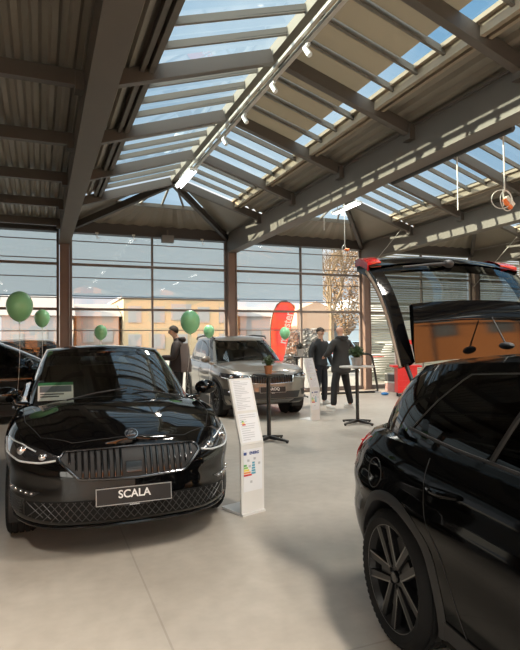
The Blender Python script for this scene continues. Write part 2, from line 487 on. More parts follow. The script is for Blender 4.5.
def make_wheel(RT, rr, width, style):
    """wheel in local axes: axle along y, outer face at -y"""
    root = empty('wheel', (0, 0, 0))
    M = Matrix.Rotation(PI/2, 4, 'X')       # lathe z -> -y
    w = width/2
    prof = [(rr-.01, -w+.01), (rr+.01, -w), (RT-.045, -w-.004), (RT-.018, -w+.008), (RT-.004, -w+.03)]
    g = [-.62, -.22, .22, .62]
    for q in g:
        c = q*w
        prof += [(RT, c-.007), (RT-.009, c-.005), (RT-.009, c+.005), (RT, c+.007)]
    prof += [(RT-.004, w-.03), (RT-.018, w-.008), (RT-.045, w+.004), (rr+.01, w), (rr-.01, w-.01)]
    ty = MB().lathe(prof, 64, M)
    for a in range(60):                      # shoulder blocks
        Mb = M @ Matrix.Rotation(2*PI*a/60, 4, 'Z')
        for sg in (-1, 1):
            vs = [Vector((RT-.02, -.009, sg*(w-.004))), Vector((RT-.02, .009, sg*(w-.004))), Vector((RT+.001, .009, sg*(w-.028))), Vector((RT+.001, -.009, sg*(w-.028))),
                  Vector((RT-.03, -.009, sg*(w-.03))), Vector((RT-.03, .009, sg*(w-.03)))]
            ty.add([Mb @ v for v in vs], [(0, 1, 2, 3), (0, 4, 5, 1), (3, 2, 5, 4)])
    tyre = ty.build('tyre', RUBBER, root, 40)
    zf = w-.012
    rim = MB().lathe([(rr, -w+.01), (rr-.02, -w+.02), (rr-.03, -.02), (rr-.028, zf-.03), (rr-.008, zf), (rr+.006, zf+.004), (rr, zf-.01)], 64, M)
    ed = MB().lathe([(rr-.012, zf+.001), (rr+.004, zf+.007), (rr+.007, zf+.002)], 64, M)
    rim.lathe([(.0, zf-.03), (.065, zf-.03), (.075, zf-.045), (.08, zf-.09), (0, zf-.09)], 32, M)
    ns = {'five': 5, 'multi': 7, 'ten': 5}[style]
    for k in range(ns):
        a0 = 2*PI*k/ns+PI/2+.1
        Mk = M @ Matrix.Rotation(a0, 4, 'Z')
        for sg in (-1, 1):
            if style == 'five': pts = ((.045, sg*.012), (.045, sg*.042), (rr-.012, sg*.070), (rr-.012, sg*.030))
            else: pts = ((.045, sg*.006), (.045, sg*.03), (rr-.012, sg*.085), (rr-.012, sg*.055))
            def zz(r): return zf-.022+.016*(r/rr)
            vs = []
            for dz in (0, -.03):
                for (x, y) in pts: vs.append(Mk @ Vector((x, y, zz(x)+dz)))
            fs = [(0, 1, 2, 3), (7, 6, 5, 4), (0, 4, 5, 1), (1, 5, 6, 2), (2, 6, 7, 3), (3, 7, 4, 0)]
            rim.add(vs, fs)
            # machined outer edge of the spoke
            e = []
            wd = .007
            for (x, y) in pts[1:3]:
                for dy in (0, -sg*wd): e.append(Mk @ Vector((x, y+dy, zz(x)+.0015)))
                for dy in (0, -sg*wd): e.append(Mk @ Vector((x, y+dy, zz(x)-.004)))
            ed.add(e, [(0, 1, 5, 4), (0, 4, 6, 2), (1, 3, 7, 5), (2, 6, 7, 3), (0, 2, 3, 1), (4, 5, 7, 6)])
        if style == 'five':                # web between the twin spokes, set lower
            vs = [Mk @ Vector((x, y, z)) for z in (zf-.03, zf-.05) for x, y in ((.05, -.03), (.05, .03), (rr*.62, .03), (rr*.62, -.03))]
            rim.add(vs, [(0, 1, 2, 3), (7, 6, 5, 4), (0, 4, 5, 1), (1, 5, 6, 2), (2, 6, 7, 3), (3, 7, 4, 0)])
    for k in range(5):
        a = 2*PI*k/5+.5; rim.lathe([(0, zf-.022), (.008, zf-.024), (.009, zf-.04)], 8, M @ Matrix.Translation((.05*math.cos(a), .05*math.sin(a), 0)))
    ro = rim.build('rim', RIM_SILVER if style == 'multi' else RIM_DARK, root, 30)
    ed.build('machined_edge', RIM_EDGE if style != 'multi' else RIM_SILVER, ro, 30)
    MB().lathe([(0, zf-.012), (.024, zf-.013), (.029, zf-.018), (.03, zf-.03)], 24, M).build('hub_cap', GLOSS_BLACK, ro)
    MB().lathe([(.05, zf-.10), (rr-.075, zf-.10), (rr-.075, zf-.125), (.05, zf-.125)], 40, M).build('brake_disc', pmat('brake_steel', (.10, .10, .105), .4, .9), root)
    bm = MB()
    for i in range(7):
        a = .5+i*.14; bm.box((0, 0, 0), (.06, .055, .07)) if False else bm.add(*caliper(a, rr, zf, M))
    bm.build('brake_caliper', BLACK_PLASTIC, root)
    return root
def caliper(a, rr, zf, M):
    r0, r1 = rr-.13, rr-.055
    vs = [M @ Vector((r*math.cos(t), r*math.sin(t), z)) for z in (zf-.09, zf-.14) for r, t in ((r0, a-.075), (r0, a+.075), (r1, a+.075), (r1, a-.075))]
    return vs, [(0, 1, 2, 3), (7, 6, 5, 4), (0, 4, 5, 1), (1, 5, 6, 2), (2, 6, 7, 3), (3, 7, 4, 0)]

def make_car(name, label, cat, loc, ang, P, paint):
    root = empty(name, (*loc, 0), ang, label, cat)
    N_, NR = 176, 30
    nx, ny = ring(P.get('p', 5), P.get('q', 2.6), P['af'], P['b'], N_)
    zs, fr, re, sd = spl(P['shoulder']), spl(P['front']), spl(P['rear']), spl(P['side'])
    zb = spl(P['bottom'])
    def pt(t, j):
        A = (P['af']+fr(t)) if nx[j] >= 0 else (P['ar']+re(t))
        B = P['b']*sd(t)
        x = nx[j]*A; y = ny[j]*B
        x -= (P.get('sweep', .15) if nx[j] > 0 else -P.get('rsweep', .10))*abs(ny[j])**2*sstep(.45, 1, abs(nx[j]))
        # hips over the wheels, waist between them
        fl = sum(math.exp(-((x-c)/.42)**2) for c in (P['wb']/2, -P['wb']/2))
        y += math.copysign(1, ny[j])*abs(ny[j])**6*(.018*fl*sstep(.3, .8, t)-.012)
        return Vector((x, y, zb(x)+t*(zs(x)-zb(x))))
    if P.get('rsq'): nx[nx < 0] = -np.abs(nx[nx < 0])**P['rsq']
    V = []; Fc = []
    for i in range(NR):
        for j in range(N_): V.append(pt(i/(NR-1), j))
    for i in range(NR-1):
        for j in range(N_):
            Fc.append((i*N_+j, i*N_+(j+1) % N_, (i+1)*N_+(j+1) % N_, (i+1)*N_+j))
    cow, tail = P['cowl'], P['tub_rear']
    cr = P.get('crease', .35)
    def hood(x, s, z0):
        a = abs(s)
        c = .030+.045*sstep(P['af'], P['af']-.45, x)
        z = z0+c*(1-a**2.4)
        e = .30+cr*(P['af']-x)/1.3         # creases running back from the badge
        z += .016*sstep(e+.16, e, a)*sstep(P['af']-.05, P['af']-.35, x)*sstep(cow-.1, cow+.25, x)
        return z
    SV = [-1+2*i/26 for i in range(1, 26)]
    SV = sorted(SV+[-.86, -.9, .86, .9])
    top0 = (NR-1)*N_
    H = N_//2
    prev = None; first = top0
    def capz(x, s, z0):
        z = hood(x, s, z0)
        dep = sstep(cow-.04, cow-.16, x)*sstep(tail, tail+.12, x)*(1-sstep(.80, .92, abs(s)))
        return z-P.get('tub', .34)*dep
    for j in range(1, H):
        a = V[top0+j]; c = V[top0+N_-j]; row = [top0+j]
        for s in reversed(SV):
            V.append(Vector((a.x, a.y*s, capz(a.x, s, a.z)))); row.append(len(V)-1)
        row.append(top0+N_-j)
        if prev is None:
            for u in range(len(row)-1): Fc.append((top0, row[u], row[u+1]))
        else:
            for u in range(len(row)-1): Fc.append((prev[u], row[u], row[u+1], prev[u+1]))
        prev = row
    for u in range(len(prev)-1): Fc.append((prev[u], top0+H, prev[u+1]))
    Fc.append(tuple(range(N_-1, -1, -1)))
    mb = MB(); mb.v = V; mb.f = Fc
    me = mb.mesh('body', 0)
    cut = []
    RA = P['R']+P.get('arch', .045)
    for x in (P['wb']/2, -P['wb']/2):
        for sy in (-1, 1):
            c = MB(); Mw = Matrix.Translation((x, sy*.85, P['R']+.012)) @ Matrix.Rotation(PI/2, 4, 'X')
            c.lathe([(RA, -.29), (RA, .29)], 56, Mw, True)
            cut.append(c.mesh('cut', 0))
    if P.get('boot'):
        x0, x1, hw, z0, z1 = P['boot']
        c = MB().box(((x0+x1)/2, 0, (z0+z1)/2), (x1-x0, 2*hw, z1-z0)); cut.append(c.mesh('cut', 0))
    me = boolean(me, cut, 'body')
    # greenhouse
    G = 128
    gx, gy = ring(P.get('gp', 5), P.get('gq', 3.6), (P['wf']-P['wr'])/2, P['gb'], G)
    xc0, h0 = (P['wf']+P['wr'])/2, (P['wf']-P['wr'])/2
    xc1, h1 = (P['rf']+P['rr'])/2, (P['rf']-P['rr'])/2
    zr = spl(P['roof'])
    ROWS = 12
    def gp_(t, j):
        a = Vector((xc0+gx[j]*h0, gy[j]*P['gb'], 0)); s = a.y/(P['b']*sd(1))
        a.z = hood(a.x, s, zs(a.x))-.012 if a.x > cow-.3 else zs(a.x)-.006
        c = Vector((xc1+gx[j]*h1, gy[j]*P['gt'], 0)); c.z = zr(c.x)
        v = a.lerp(c, t); bul = 4*t*(1-t)
        v.x += gx[j]*bul*P.get('bulx', .05); v.y += gy[j]*bul*P.get('buly', .02)
        return v
    gv = [gp_(i/ROWS, j) for i in range(ROWS+1) for j in range(G)]
    groups = {}
    ap, bp, cp = P['ap'], P['bp'], P['cp']
    for j in range(G):
        k = (j+1) % G; mx_, my_ = (gx[j]+gx[k])/2, (gy[j]+gy[k])/2
        side = 'l' if my_ > 0 else 'r'
        if mx_ > 0 and abs(my_) < P.get('wsy', .90): g = 'windshield'
        elif mx_ < 0 and abs(my_) < P.get('rwy', .84): g = 'rear_window'
        elif bp[0] < mx_ < ap: g = 'sf'+side
        elif cp < mx_ < bp[1]: g = 'sr'+side
        elif P.get('dp') and P['dp'][1] < mx_ < P['dp'][0]: g = 'sq'+side
        else: g = 'frame'
        for i in range(ROWS):
            lo, hi = (1, ROWS-2) if g[0] == 's' else (0 if g == 'windshield' else 1, ROWS-2)
            gg = g if lo <= i <= hi else 'frame'
            if P.get('open_hatch') and g == 'rear_window': continue
            groups.setdefault(gg, []).append((i*G+j, i*G+k, (i+1)*G+k, (i+1)*G+j))
    # roof cap
    t0 = ROWS*G; prev = None; n0 = len(groups['frame'])
    SR = [-1+2*i/18 for i in range(1, 18)]
    for j in range(1, G//2):
        a = gv[t0+j]; c = gv[t0+G-j]; row = [t0+j]
        e = sstep(0, .18, (xc1+h1-a.x))*sstep(0, .10, a.x-(xc1-h1))
        for s in reversed(SR):
            gv.append(Vector((a.x, a.y*s, a.z+P.get('rcrown', .045)*(1-s*s)*(.25+.75*e)))); row.append(len(gv)-1)
        row.append(t0+G-j)
        if prev is None: [groups['frame'].append((t0, row[u], row[u+1])) for u in range(len(row)-1)]
        else: [groups['frame'].append((prev[u], row[u], row[u+1], prev[u+1])) for u in range(len(row)-1)]
        prev = row
    [groups['frame'].append((prev[u], t0+G//2, prev[u+1])) for u in range(len(prev)-1)]
    surf = Surf(V+gv, Fc+[tuple(q+len(V) for q in f) for g in groups.values() for f in g])
    def sub(faces):
        m = MB(); used = {}
        for f in faces:
            for q in f:
                if q not in used: used[q] = len(m.v); m.v.append(tuple(gv[q]))
            m.f.append(tuple(used[q] for q in f))
        return m
    finish(me, 32)
    body = link('body', me, paint, root)
    sub(groups['frame']).build('roof', paint, root, 40)
    nm = {'windshield': 'windshield', 'rear_window': 'rear_window'}
    for g, fs in groups.items():
        if g == 'frame': continue
        sub(fs).build(nm.get(g, 'side_window'), P.get('wsglass', CAR_GLASS) if g == 'windshield' else P.get('glass', DARK_GLASS), root, 60)
    # interior
    for sy in (-1, 1):
        sm = MB(); xs_ = P['seat']
        zt = zs(xs_)
        sm.box((0, 0, 0), (.1, .1, .1)) if False else None
        Ms = Matrix.Rotation(R(-14), 3, 'Y')
        pr = [(-.23, -.25), (.23, -.25), (.25, .05), (.20, .30), (.12, .34), (-.12, .34), (-.20, .30), (-.25, .05)]
        Mp = Matrix.Translation((xs_, sy*.36, zt-.03)) @ Ms.to_4x4() @ Matrix(((0, 0, 1, 0), (1, 0, 0, 0), (0, 1, 0, 0), (0, 0, 0, 1)))
        sm.prism(pr, -.07, .07, Mp)
        so = sm.build('seat', SEAT, root, 50)
        MB().ell((xs_-.10, sy*.36, zt+.40), (.055, .135, .10), 18, 12).build('headrest', SEAT, so)
    rb = MB().box((xs_-.85, 0, zt+.02), (.14, 1.15, .5)); rb.build('rear_bench', SEAT, root)
    m = MB(); zd = zs(cow); hwd = P['gb']-.09
    m.prism([(cow-.05, zd+.035), (cow-.02, zd-.02), (cow-.02, zd-.25), (cow-.50, zd-.25), (cow-.52, zd-.04), (cow-.46, zd+.035), (cow-.38, zd+.05)], -hwd, hwd, Matrix(((1, 0, 0, 0), (0, 0, 1, 0), (0, 1, 0, 0), (0, 0, 0, 1))))
    m.build('dashboard', SEAT, root, 50)
    if P.get('wheel_y') is not None:
        pts = [(cow-.62+.06*math.sin(a), P['wheel_y']+.185*math.cos(a), zs(cow)-.09+.17*math.sin(a)) for a in [2*PI*i/28 for i in range(28)]]
        m = MB().path(pts, .016, 8, True); m.tube((cow-.62, P['wheel_y']-.18, zs(cow)-.09), (cow-.62, P['wheel_y']+.18, zs(cow)-.09), .02); m.build('steering_wheel', BLACK_PLASTIC, root)
    MB().ell((P['rf']+.02, 0, zr(P['rf'])-.065), (.02, .12, .035), 16, 10).build('rear_view_mirror', BLACK_PLASTIC, root)
    # underbody
    um = MB().box((0, 0, .19), (P['wb']-.7, P['b']*1.7, .1)); um.build('underbody', BLACK_PLASTIC, root)
    for x in (P['wb']/2, -P['wb']/2):       # dark liners in the wheel wells
        for sy in (-1, 1):
            Mw = Matrix.Translation((x, sy*.72, P['R']+.012)) @ Matrix.Rotation(PI/2, 4, 'X')
            rows = [[Mw @ Vector(((RA-.006)*math.cos(a), (RA-.006)*math.sin(a), z)) for a in [-.5+(PI+1)*i/30 for i in range(31)]] for z in (-.12, .12)]
            m = MB().grid(rows); m.add([Mw @ Vector(((RA-.006)*math.cos(a), (RA-.006)*math.sin(a), sy*.155)) for a in [2*PI*i/30 for i in range(30)]], [tuple(range(30))])
            m.build('wheel_liner', BLACK_PLASTIC, root)
    # wheels
    wl = make_wheel(P['R'], P['rim'], P.get('tw', .21), P['style'])
    wl.parent = root; wl.location = (P['wb']/2, -(P['b']-P.get('inset', .135)), P['R'])
    for x, sy in ((-P['wb']/2, -1), (P['wb']/2, 1), (-P['wb']/2, 1)):
        c = copy_tree(wl, root); c.location = (x, sy*(P['b']-P.get('inset', .135)), P['R']); c.rotation_euler.z = 0 if sy < 0 else PI
        c.rotation_euler.y = .3*sy
    # arch cladding
    for x in (P['wb']/2, -P['wb']/2):
        for sy in (-1, 1):
            wcl = P.get('clad', .0)
            if not wcl: continue
            rows = []; m = MB()
            for rr_ in (RA-.004, RA+wcl*.5, RA+wcl):
                r = []
                for i in range(37):
                    a = -.42+(PI+.84)*i/36
                    X, Z = x+rr_*math.cos(a), P['R']+.012+rr_*math.sin(a)
                    Z = max(Z, .2)
                    p, d = surf.hit(sy, X, Z); r.append(p-d*(.012 if rr_ < RA+wcl else .002))
                rows.append(r)
            m.grid(rows); m.grid([rows[0], [Vector((p.x, p.y-sy*.06, p.z)) for p in rows[0]]])
            m.build('arch_cladding', MATT_CLAD, root, 50)
    if P.get('sill'):
        for sy in (-1, 1):
            m = MB(); x0, x1 = -P['wb']/2+RA+.02, P['wb']/2-RA-.02
            surf.patch(m, [(x0, P['sill']), (x1, P['sill'])], [(x0, .215), (x1, .215)], sy, .008, .03, 12, 4); m.build('sill_cladding', MATT_CLAD, root)
    # door seams and handles
    for sy in (-1, 1):
        for pl in P['seams']: surf.line(MB(), pl, sy, .0035, .0, 16, False, 5).build('door_seam', BLACK_PLASTIC, root)
        for hx, hz in P['handles']:
            m = MB(); pts = []
            for i in range(9):
                u = i/8; p, d = surf.hit(sy, hx-.105+.21*u, hz+.012*u); pts.append(p-d*(.010+.022*math.sin(PI*u)))
            m.path(pts, [.010, .013, .015, .016, .016, .016, .015, .013, .010], 10); m.build('door_handle', paint, root)
        # mirrors
        mxp = P['mirror']; by = P['gb']-.03
        m = MB(); zc = zs(mxp)+.05
        m.path([(mxp, sy*(by-.02), zc-.05), (mxp-.01, sy*(by+.09), zc-.03), (mxp-.02, sy*(by+.11), zc+.02)], [.03, .028, .03], 10)
        Mm = Matrix.Rotation(R(sy*-8), 3, 'Z')
        m.ell((mxp-.02, sy*(by+.17), zc+.05), (.065, .11, .072), 22, 14, Mm)
        mo = m.build('door_mirror', P.get('mirror_mat', paint), root, 50)
        MB().ell((mxp-.085, sy*(by+.17), zc+.05), (.012, .092, .056), 20, 8, Mm).build('mirror_glass', CHROME, mo)
    return root, surf

def wings_emblem(root, c, r, tilt):
    M = Matrix.Translation(c) @ Matrix.Rotation(R(tilt), 4, 'Y') @ Matrix(((0, 0, 1, 0), (1, 0, 0, 0), (0, 1, 0, 0), (0, 0, 0, 1)))
    e = MB().lathe([(0, .004), (r*.9, .004), (r*.95, 0), (0, -.004)], 32, M).build('emblem', DCHROME, root)
    m = MB(); m.lathe([(r*.84, .004), (r*.86, .010), (r*.97, .010), (r, .003), (r*.97, -.004)], 36, M)
    k = r/10
    m.prism([(-6.5*k, -3.4*k), (4.5*k, -2.2*k), (3.2*k, -4.6*k), (7*k, -1.2*k), (4*k, 1.4*k), (4.2*k, -.4*k), (-2*k, -.6*k), (-6*k, -1.8*k)], .004, .010, M)
    for i in range(3):
        q = i*2.1*k
        m.prism([(-5.5*k+q, -.8*k+q*.35), (-3.7*k+q, -.2*k+q*.35), (-.8*k+q*.8, 5.6*k-q*.2), (-2.6*k+q*.8, 5.2*k-q*.2)], .004, .010, M)
    m.build('winged_arrow', CHROME, e)

def front_plate(root, surf, z, words, small, w=.52, h=.112, tilt=6, off=.012):
    p, d = surf.hit('front', 0, z)
    x = max(surf.hit('front', y, z)[0].x for y in (-.24, 0, .24))+off
    M = Matrix.Translation((x, 0, z)) @ Matrix.Rotation(R(-tilt), 4, 'Y') @ Matrix(((0, 0, 1, 0), (1, 0, 0, 0), (0, 1, 0, 0), (0, 0, 0, 1)))
    m = MB()
    m.box((0, 0, 0), (w, h, .008), None); m.v = [tuple(M @ Vector(v)) for v in m.v]
    pl = m.build('number_plate', BLACK_PLASTIC, root)
    m = MB(); e = .005
    for c, s in (((0, h/2, .002), (w+e, e, .012)), ((0, -h/2, .002), (w+e, e, .012)), ((w/2, 0, .002), (e, h, .012)), ((-w/2, 0, .002), (e, h, .012))): m.box(c, s)
    m.v = [tuple(M @ Vector(v)) for v in m.v]; m.build('plate_frame', pmat('plate_rim', (.35, .35, .35), .4), pl)
    text('plate_lettering', words, .075, WHITE_TXT, pl, M @ Matrix.Translation((0, .008, .0055)), .001, .0012)
    m = MB().box((0, -h/2-.008, .0), (w*.42, .016, .008)); m.v = [tuple(M @ Vector(v)) for v in m.v]; bar = m.build('dealer_strip', BLACK_PLASTIC, pl)
    text('dealer_lettering', small, .019, WHITE_TXT, pl, M @ Matrix.Translation((0, -h/2-.008, .0052)), .0006)

def mir(poly): return [(-a, z) for a, z in poly]

# ---------------------------------------------------------------- black hatchback with the name plate
HB = dict(af=2.18, ar=2.18, b=.893, wb=2.65, R=.325, rim=.228, style='ten', arch=.04, p=8, q=5,
    shoulder=[(-2.2, 1.00), (-1.3, 1.0), (0, .955), (.9, .935), (1.4, .885), (1.9, .795), (2.2, .735)],
    bottom=[(-2.2, .30), (-1.6, .2), (0, .19), (1.7, .19), (2.2, .195)],
    front=[(0, -.10), (.1, -.02), (.3, 0), (.55, -.005), (.8, -.03), (.92, -.07), (1, -.13)],
    rear=[(0, -.06), (.2, 0), (.5, 0), (.8, -.03), (1, -.1)],
    side=[(0, .93), (.12, .965), (.35, .985), (.55, .98), (.72, 1.0), (.80, .995), (.9, .965), (1, .915)],
    cowl=1.02, tub_rear=-1.95, wf=1.20, wr=-1.98, gb=.775, rf=.28, rr=-1.55, gt=.585,
    roof=[(-1.6, 1.37), (-.6, 1.425), (.0, 1.42), (.3, 1.395)], ap=.70, bp=(.06, -.02), cp=-.62, seat=.02,
    seams=[[(1.02, .9), (.98, .6), (.93, .25)], [(-.12, .92), (-.10, .25)], [(-1.05, .95), (-.92, .7), (-.78, .3)]],
    handles=[(.02, .84), (-.95, .86)], mirror=.82, wheel_y=.36)
car, sf = make_car('hatchback_car', 'glossy black hatchback facing us on the left, with a lettered plate below its grille', 'car', (.644, 6.09), R(-90.7), HB, PAINT_BLACK)

def hatchback_face(root, sf):
    for s in (1, -1):
        T = [(.50, .705), (.60, .745), (.74, .785), (.862, .80)]; B_ = [(.50, .672), (.60, .655), (.76, .655), (.872, .70)]
        if s < 0: T, B_ = mir(T), mir(B_)
        h = sf.patch(MB(), T, B_, 'front', .004, .05, 22, 6).build('headlight', LAMP_DARK, root, 50)
        for (y, z, r) in ((.735, .733, .034), (.60, .700, .027)):
            p, d = sf.hit('front', s*y, z); m = MB()
            m.ell(p+Vector((-.004, 0, 0)), (.022, r*1.25, r), 18, 12); m.build('projector', LAMP_CLEAR, h)
        m = MB(); sf.line(m, [(s*.52, .682), (s*.62, .666), (s*.76, .668), (s*.85, .70), (s*.865, .78)], 'front', .007, .007, 20); m.build('light_strip', pmat('lamp_strip', (.6, .62, .64), .2), h)
        m = MB(); sf.line(m, [(s*.65, .735), (s*.74, .772), (s*.84, .788)], 'front', .005, .007, 12); m.build('light_strip', pmat('lamp_strip', (.6, .62, .64), .2), h)
        T = [(.62, .470), (.88, .488)]; B_ = [(.67, .438), (.88, .452)]
        if s < 0: T, B_ = mir(T), mir(B_)
        f = sf.patch(MB(), T, B_, 'front', .006, .03, 12, 3).build('fog_lamp', LAMP_DARK, root, 50)
        for q in range(6):
            p, d = sf.hit('front', s*(.675+.035*q), .458+.003*q); MB().ell(p-d*.006, (.012, .014, .010), 10, 6).build('lens', LAMP_CLEAR, f)
        T = [(.72, .415), (.875, .43)]; B_ = [(.76, .30), (.865, .31)]
        if s < 0: T, B_ = mir(T), mir(B_)
        v = sf.patch(MB(), T, B_, 'front', .003, .03, 10, 6).build('air_vent', MATT_CLAD, root, 50)
        for q in range(5): sf.line(MB(), [(s*.74, .40-.02*q), (s*.865, .412-.02*q)], 'front', .003, .006, 6, False, 4).build('vent_fin', SATIN, v)
    T = [(-.50, .692), (-.465, .735), (0, .748), (.465, .735), (.50, .692)]; B_ = [(-.50, .68), (-.37, .555), (0, .54), (.37, .555), (.50, .68)]
    g = sf.patch(MB(), T, B_, 'front', .003, .04, 30, 8).build('grille', MATT_CLAD, root, 50)
    m = MB()
    for i in range(21):
        y = -.43+.043*i
        if abs(y) < .05: continue
        u = (y+.5); zt = .735-.02*abs(y); zl = .565+max(0, abs(y)-.34)*1.1
        sf.line(MB(), [(y, zl), (y, zt)], 'front', .0085, .013, 6, False, 6).build('grille_slat', GLOSS_BLACK, g)
    m = MB()
    for i in range(21):
        y = -.43+.043*i
        if abs(y) < .05: continue
        zl = .563+max(0, abs(y)-.34)*1.1
        p, d = sf.hit('front', y, zl); MB().ell(p-d*.016, (.006, .007, .007), 8, 6).build('grille_stud', DCHROME, g)
    m = MB(); sf.line(m, T+B_[::-1], 'front', .011, .008, 80, True, 8); m.build('grille_frame', DCHROME, g)
    sf.patch(MB(), [(-.055, .655), (.055, .655)], [(-.055, .585), (.055, .585)], 'front', .026, .03, 4, 3).build('radar_panel', GLOSS_BLACK, g)
    T = [(-.74, .405), (-.46, .41), (0, .41), (.46, .41), (.74, .405)]; B_ = [(-.76, .305), (-.5, .265), (0, .255), (.5, .265), (.76, .305)]
    lo = sf.patch(MB(), T, B_, 'front', .004, .04, 30, 5).build('lower_intake', pmat('intake_black', (.006, .006, .006), .7, 0, 0, .2), root, 50)
    m = MB()
    for i in range(-14, 15):
        for s in (-1, 1):
            y0 = i*.05; y1 = y0+s*.11
            if abs(y0) > .72 or abs(y1) > .74: continue
            e = .05*sstep(.45, .72, abs(y0+y1)/2)
            sf.line(m, [(y0, .268+e*.8), (y1, .400)], 'front', .0028, .006, 6, False, 4)
    m.build('intake_mesh', pmat('mesh_grey', (.05, .05, .05), .4, .3), lo)
    m = MB(); sf.line(m, [(-.80, .255), (-.55, .215), (0, .205), (.55, .215), (.80, .255)], 'front', .012, .012, 40); m.build('front_lip', GLOSS_BLACK, root)
    p, d = sf.hit('top', 2.02, 0)
    wings_emblem(root, p+Vector((.018, 0, .006)), .050, -48)
    front_plate(root, sf, .427, 'SCALA', 'autohaus')
    # hood shut line and wipers
    m = MB()
    for s in (-1, 1): sf.line(m, [(1.0, s*.77), (1.5, s*.735), (1.85, s*.62), (2.0, s*.40), (2.045, s*.0)], 'top', .0035, .0, 30, False, 5)
    m.build('hood_seam', BLACK_PLASTIC, root)
    for y0, y1 in ((.15, .62), (-.42, .10)):
        m = MB(); a = sf.hit('top', 1.06, y1)[0]; c = sf.hit('top', 1.08 if y0 > 0 else 1.14, y0)[0]
        m.path([c+Vector((.01, 0, .02)), a.lerp(c, .5)+Vector((.0, 0, .03)), a+Vector((0, 0, .02))], .008, 6); m.build('wiper', BLACK_PLASTIC, root)
hatchback_face(car, sf)
HATCH_LEAF = (car, sf)

# ---------------------------------------------------------------- grey compact SUV at the back
SV_ = dict(af=2.19, ar=2.19, b=.92, wb=2.64, R=.345, rim=.225, style='ten', arch=.05, p=8, q=5,
    shoulder=[(-2.2, 1.06), (-1.3, 1.05), (0, 1.02), (.8, 1.02), (1.4, .99), (1.9, .92), (2.2, .87)],
    bottom=[(-2.2, .36), (-1.6, .26), (0, .25), (1.7, .26), (2.2, .30)],
    front=[(0, -.12), (.1, -.03), (.3, 0), (.55, 0), (.8, -.01), (.92, -.03), (1, -.09)],
    rear=[(0, -.06), (.2, 0), (.5, 0), (.8, -.03), (1, -.1)],
    side=[(0, .93), (.12, .965), (.35, .985), (.55, .98), (.72, 1.0), (.80, .995), (.9, .965), (1, .92)],
    cowl=.92, tub_rear=-1.95, wf=1.12, wr=-2.03, gb=.80, rf=.28, rr=-1.75, gt=.625,
    roof=[(-1.8, 1.52), (-.6, 1.575), (.0, 1.57), (.3, 1.54)], ap=.70, bp=(.06, -.0), cp=-.55, dp=(-.60, -.80), seat=0.,
    seams=[[(.95, .98), (.92, .6), (.88, .3)], [(-.10, 1.0), (-.08, .3)], [(-1.05, 1.0), (-.92, .7), (-.80, .36)]],
    handles=[(.03, .90), (-.95, .92)], mirror=.75, wheel_y=.37, clad=.05, sill=.36)
suv, ss = make_car('suv_car', 'bronze-grey compact SUV with roof rails parked by the far glass wall', 'car', (4.19, 11.62), R(-92.6), SV_, PAINT_GREY)
def suv_face(root, sf):
    for s in (1, -1):
        f = (lambda q: q) if s > 0 else mir
        h = sf.patch(MB(), f([(.47, .845), (.62, .865), (.78, .875), (.885, .885)]), f([(.47, .80), (.62, .775), (.78, .765), (.89, .80)]), 'front', .005, .05, 18, 5).build('headlight', LAMP_DARK, root, 50)
        for y in (.58, .74):
            p, d = sf.hit('front', s*y, .82); MB().ell(p, (.02, .05, .03), 16, 10).build('projector', LAMP_CLEAR, h)
        m = MB(); sf.line(m, [(s*.48, .805), (s*.62, .782), (s*.78, .774), (s*.875, .80)], 'front', .008, .007, 16); m.build('light_strip', pmat('lamp_strip', (.6, .62, .64), .2), h)
        fo = sf.patch(MB(), f([(.62, .56), (.86, .58)]), f([(.66, .44), (.86, .46)]), 'front', .005, .03, 10, 4).build('fog_lamp', MATT_CLAD, root, 50)
        p, d = sf.hit('front', s*.76, .53); MB().ell(p, (.02, .06, .022), 14, 8).build('lens', LAMP_CLEAR, fo)
        # roof rail
        m = MB(); pts = [(.18, s*.60, 1.555), (.05, s*.625, 1.60), (-.8, s*.63, 1.63), (-1.5, s*.60, 1.595), (-1.68, s*.57, 1.545)]; m.path(pts, .018, 8); m.build('roof_rail', BLACK_PLASTIC, root)
    T = [(-.45, .835), (0, .85), (.45, .835)]; B_ = [(-.42, .70), (0, .675), (.42, .70)]
    g = sf.patch(MB(), T, B_, 'front', .004, .04, 24, 5).build('grille', MATT_CLAD, root, 50)
    m = MB()
    for i in range(17):
        y = -.40+.05*i
        sf.line(MB(), [(y, .70), (y, .825)], 'front', .010, .014, 5).build('grille_slat', GLOSS_BLACK, g)
    m = MB(); sf.line(m, T+B_[::-1], 'front', .013, .008, 60, True, 8); m.build('grille_frame', CHROME, g)
    sf.patch(MB(), [(-.60, .53), (.60, .53)], [(-.55, .40), (.55, .40)], 'front', .006, .04, 20, 4).build('lower_intake', MATT_CLAD, root, 50)
    sf.patch(MB(), [(-.86, .385), (.86, .385)], [(-.80, .31), (.80, .31)], 'front', .008, .04, 24, 3).build('bumper_cladding', MATT_CLAD, root, 50)
    sf.patch(MB(), [(-.45, .375), (.45, .375)], [(-.36, .315), (.36, .315)], 'front', .016, .04, 16, 3).build('skid_plate', RIM_SILVER, root, 50)
    p, d = sf.hit('top', 2.03, 0); wings_emblem(root, p+Vector((.02, 0, .0)), .048, -40)
    front_plate(root, sf, .57, 'KAROQ', 'autohaus', tilt=2)
    m = MB()
    for s in (-1, 1): sf.line(m, [(.95, s*.79), (1.5, s*.77), (1.9, s*.66), (2.03, s*.45), (2.07, s*.0)], 'top', .0035, .0, 30, False, 5)
    m.build('hood_seam', BLACK_PLASTIC, root)
    for y0, y1 in ((.15, .62), (-.42, .10)):
        m = MB(); a = sf.hit('top', 1.0, y1)[0]; c = sf.hit('top', 1.05, y0)[0]
        m.path([c+Vector((.01, 0, .02)), a.lerp(c, .5)+Vector((.0, 0, .03)), a+Vector((0, 0, .02))], .008, 6); m.build('wiper', BLACK_PLASTIC, root)
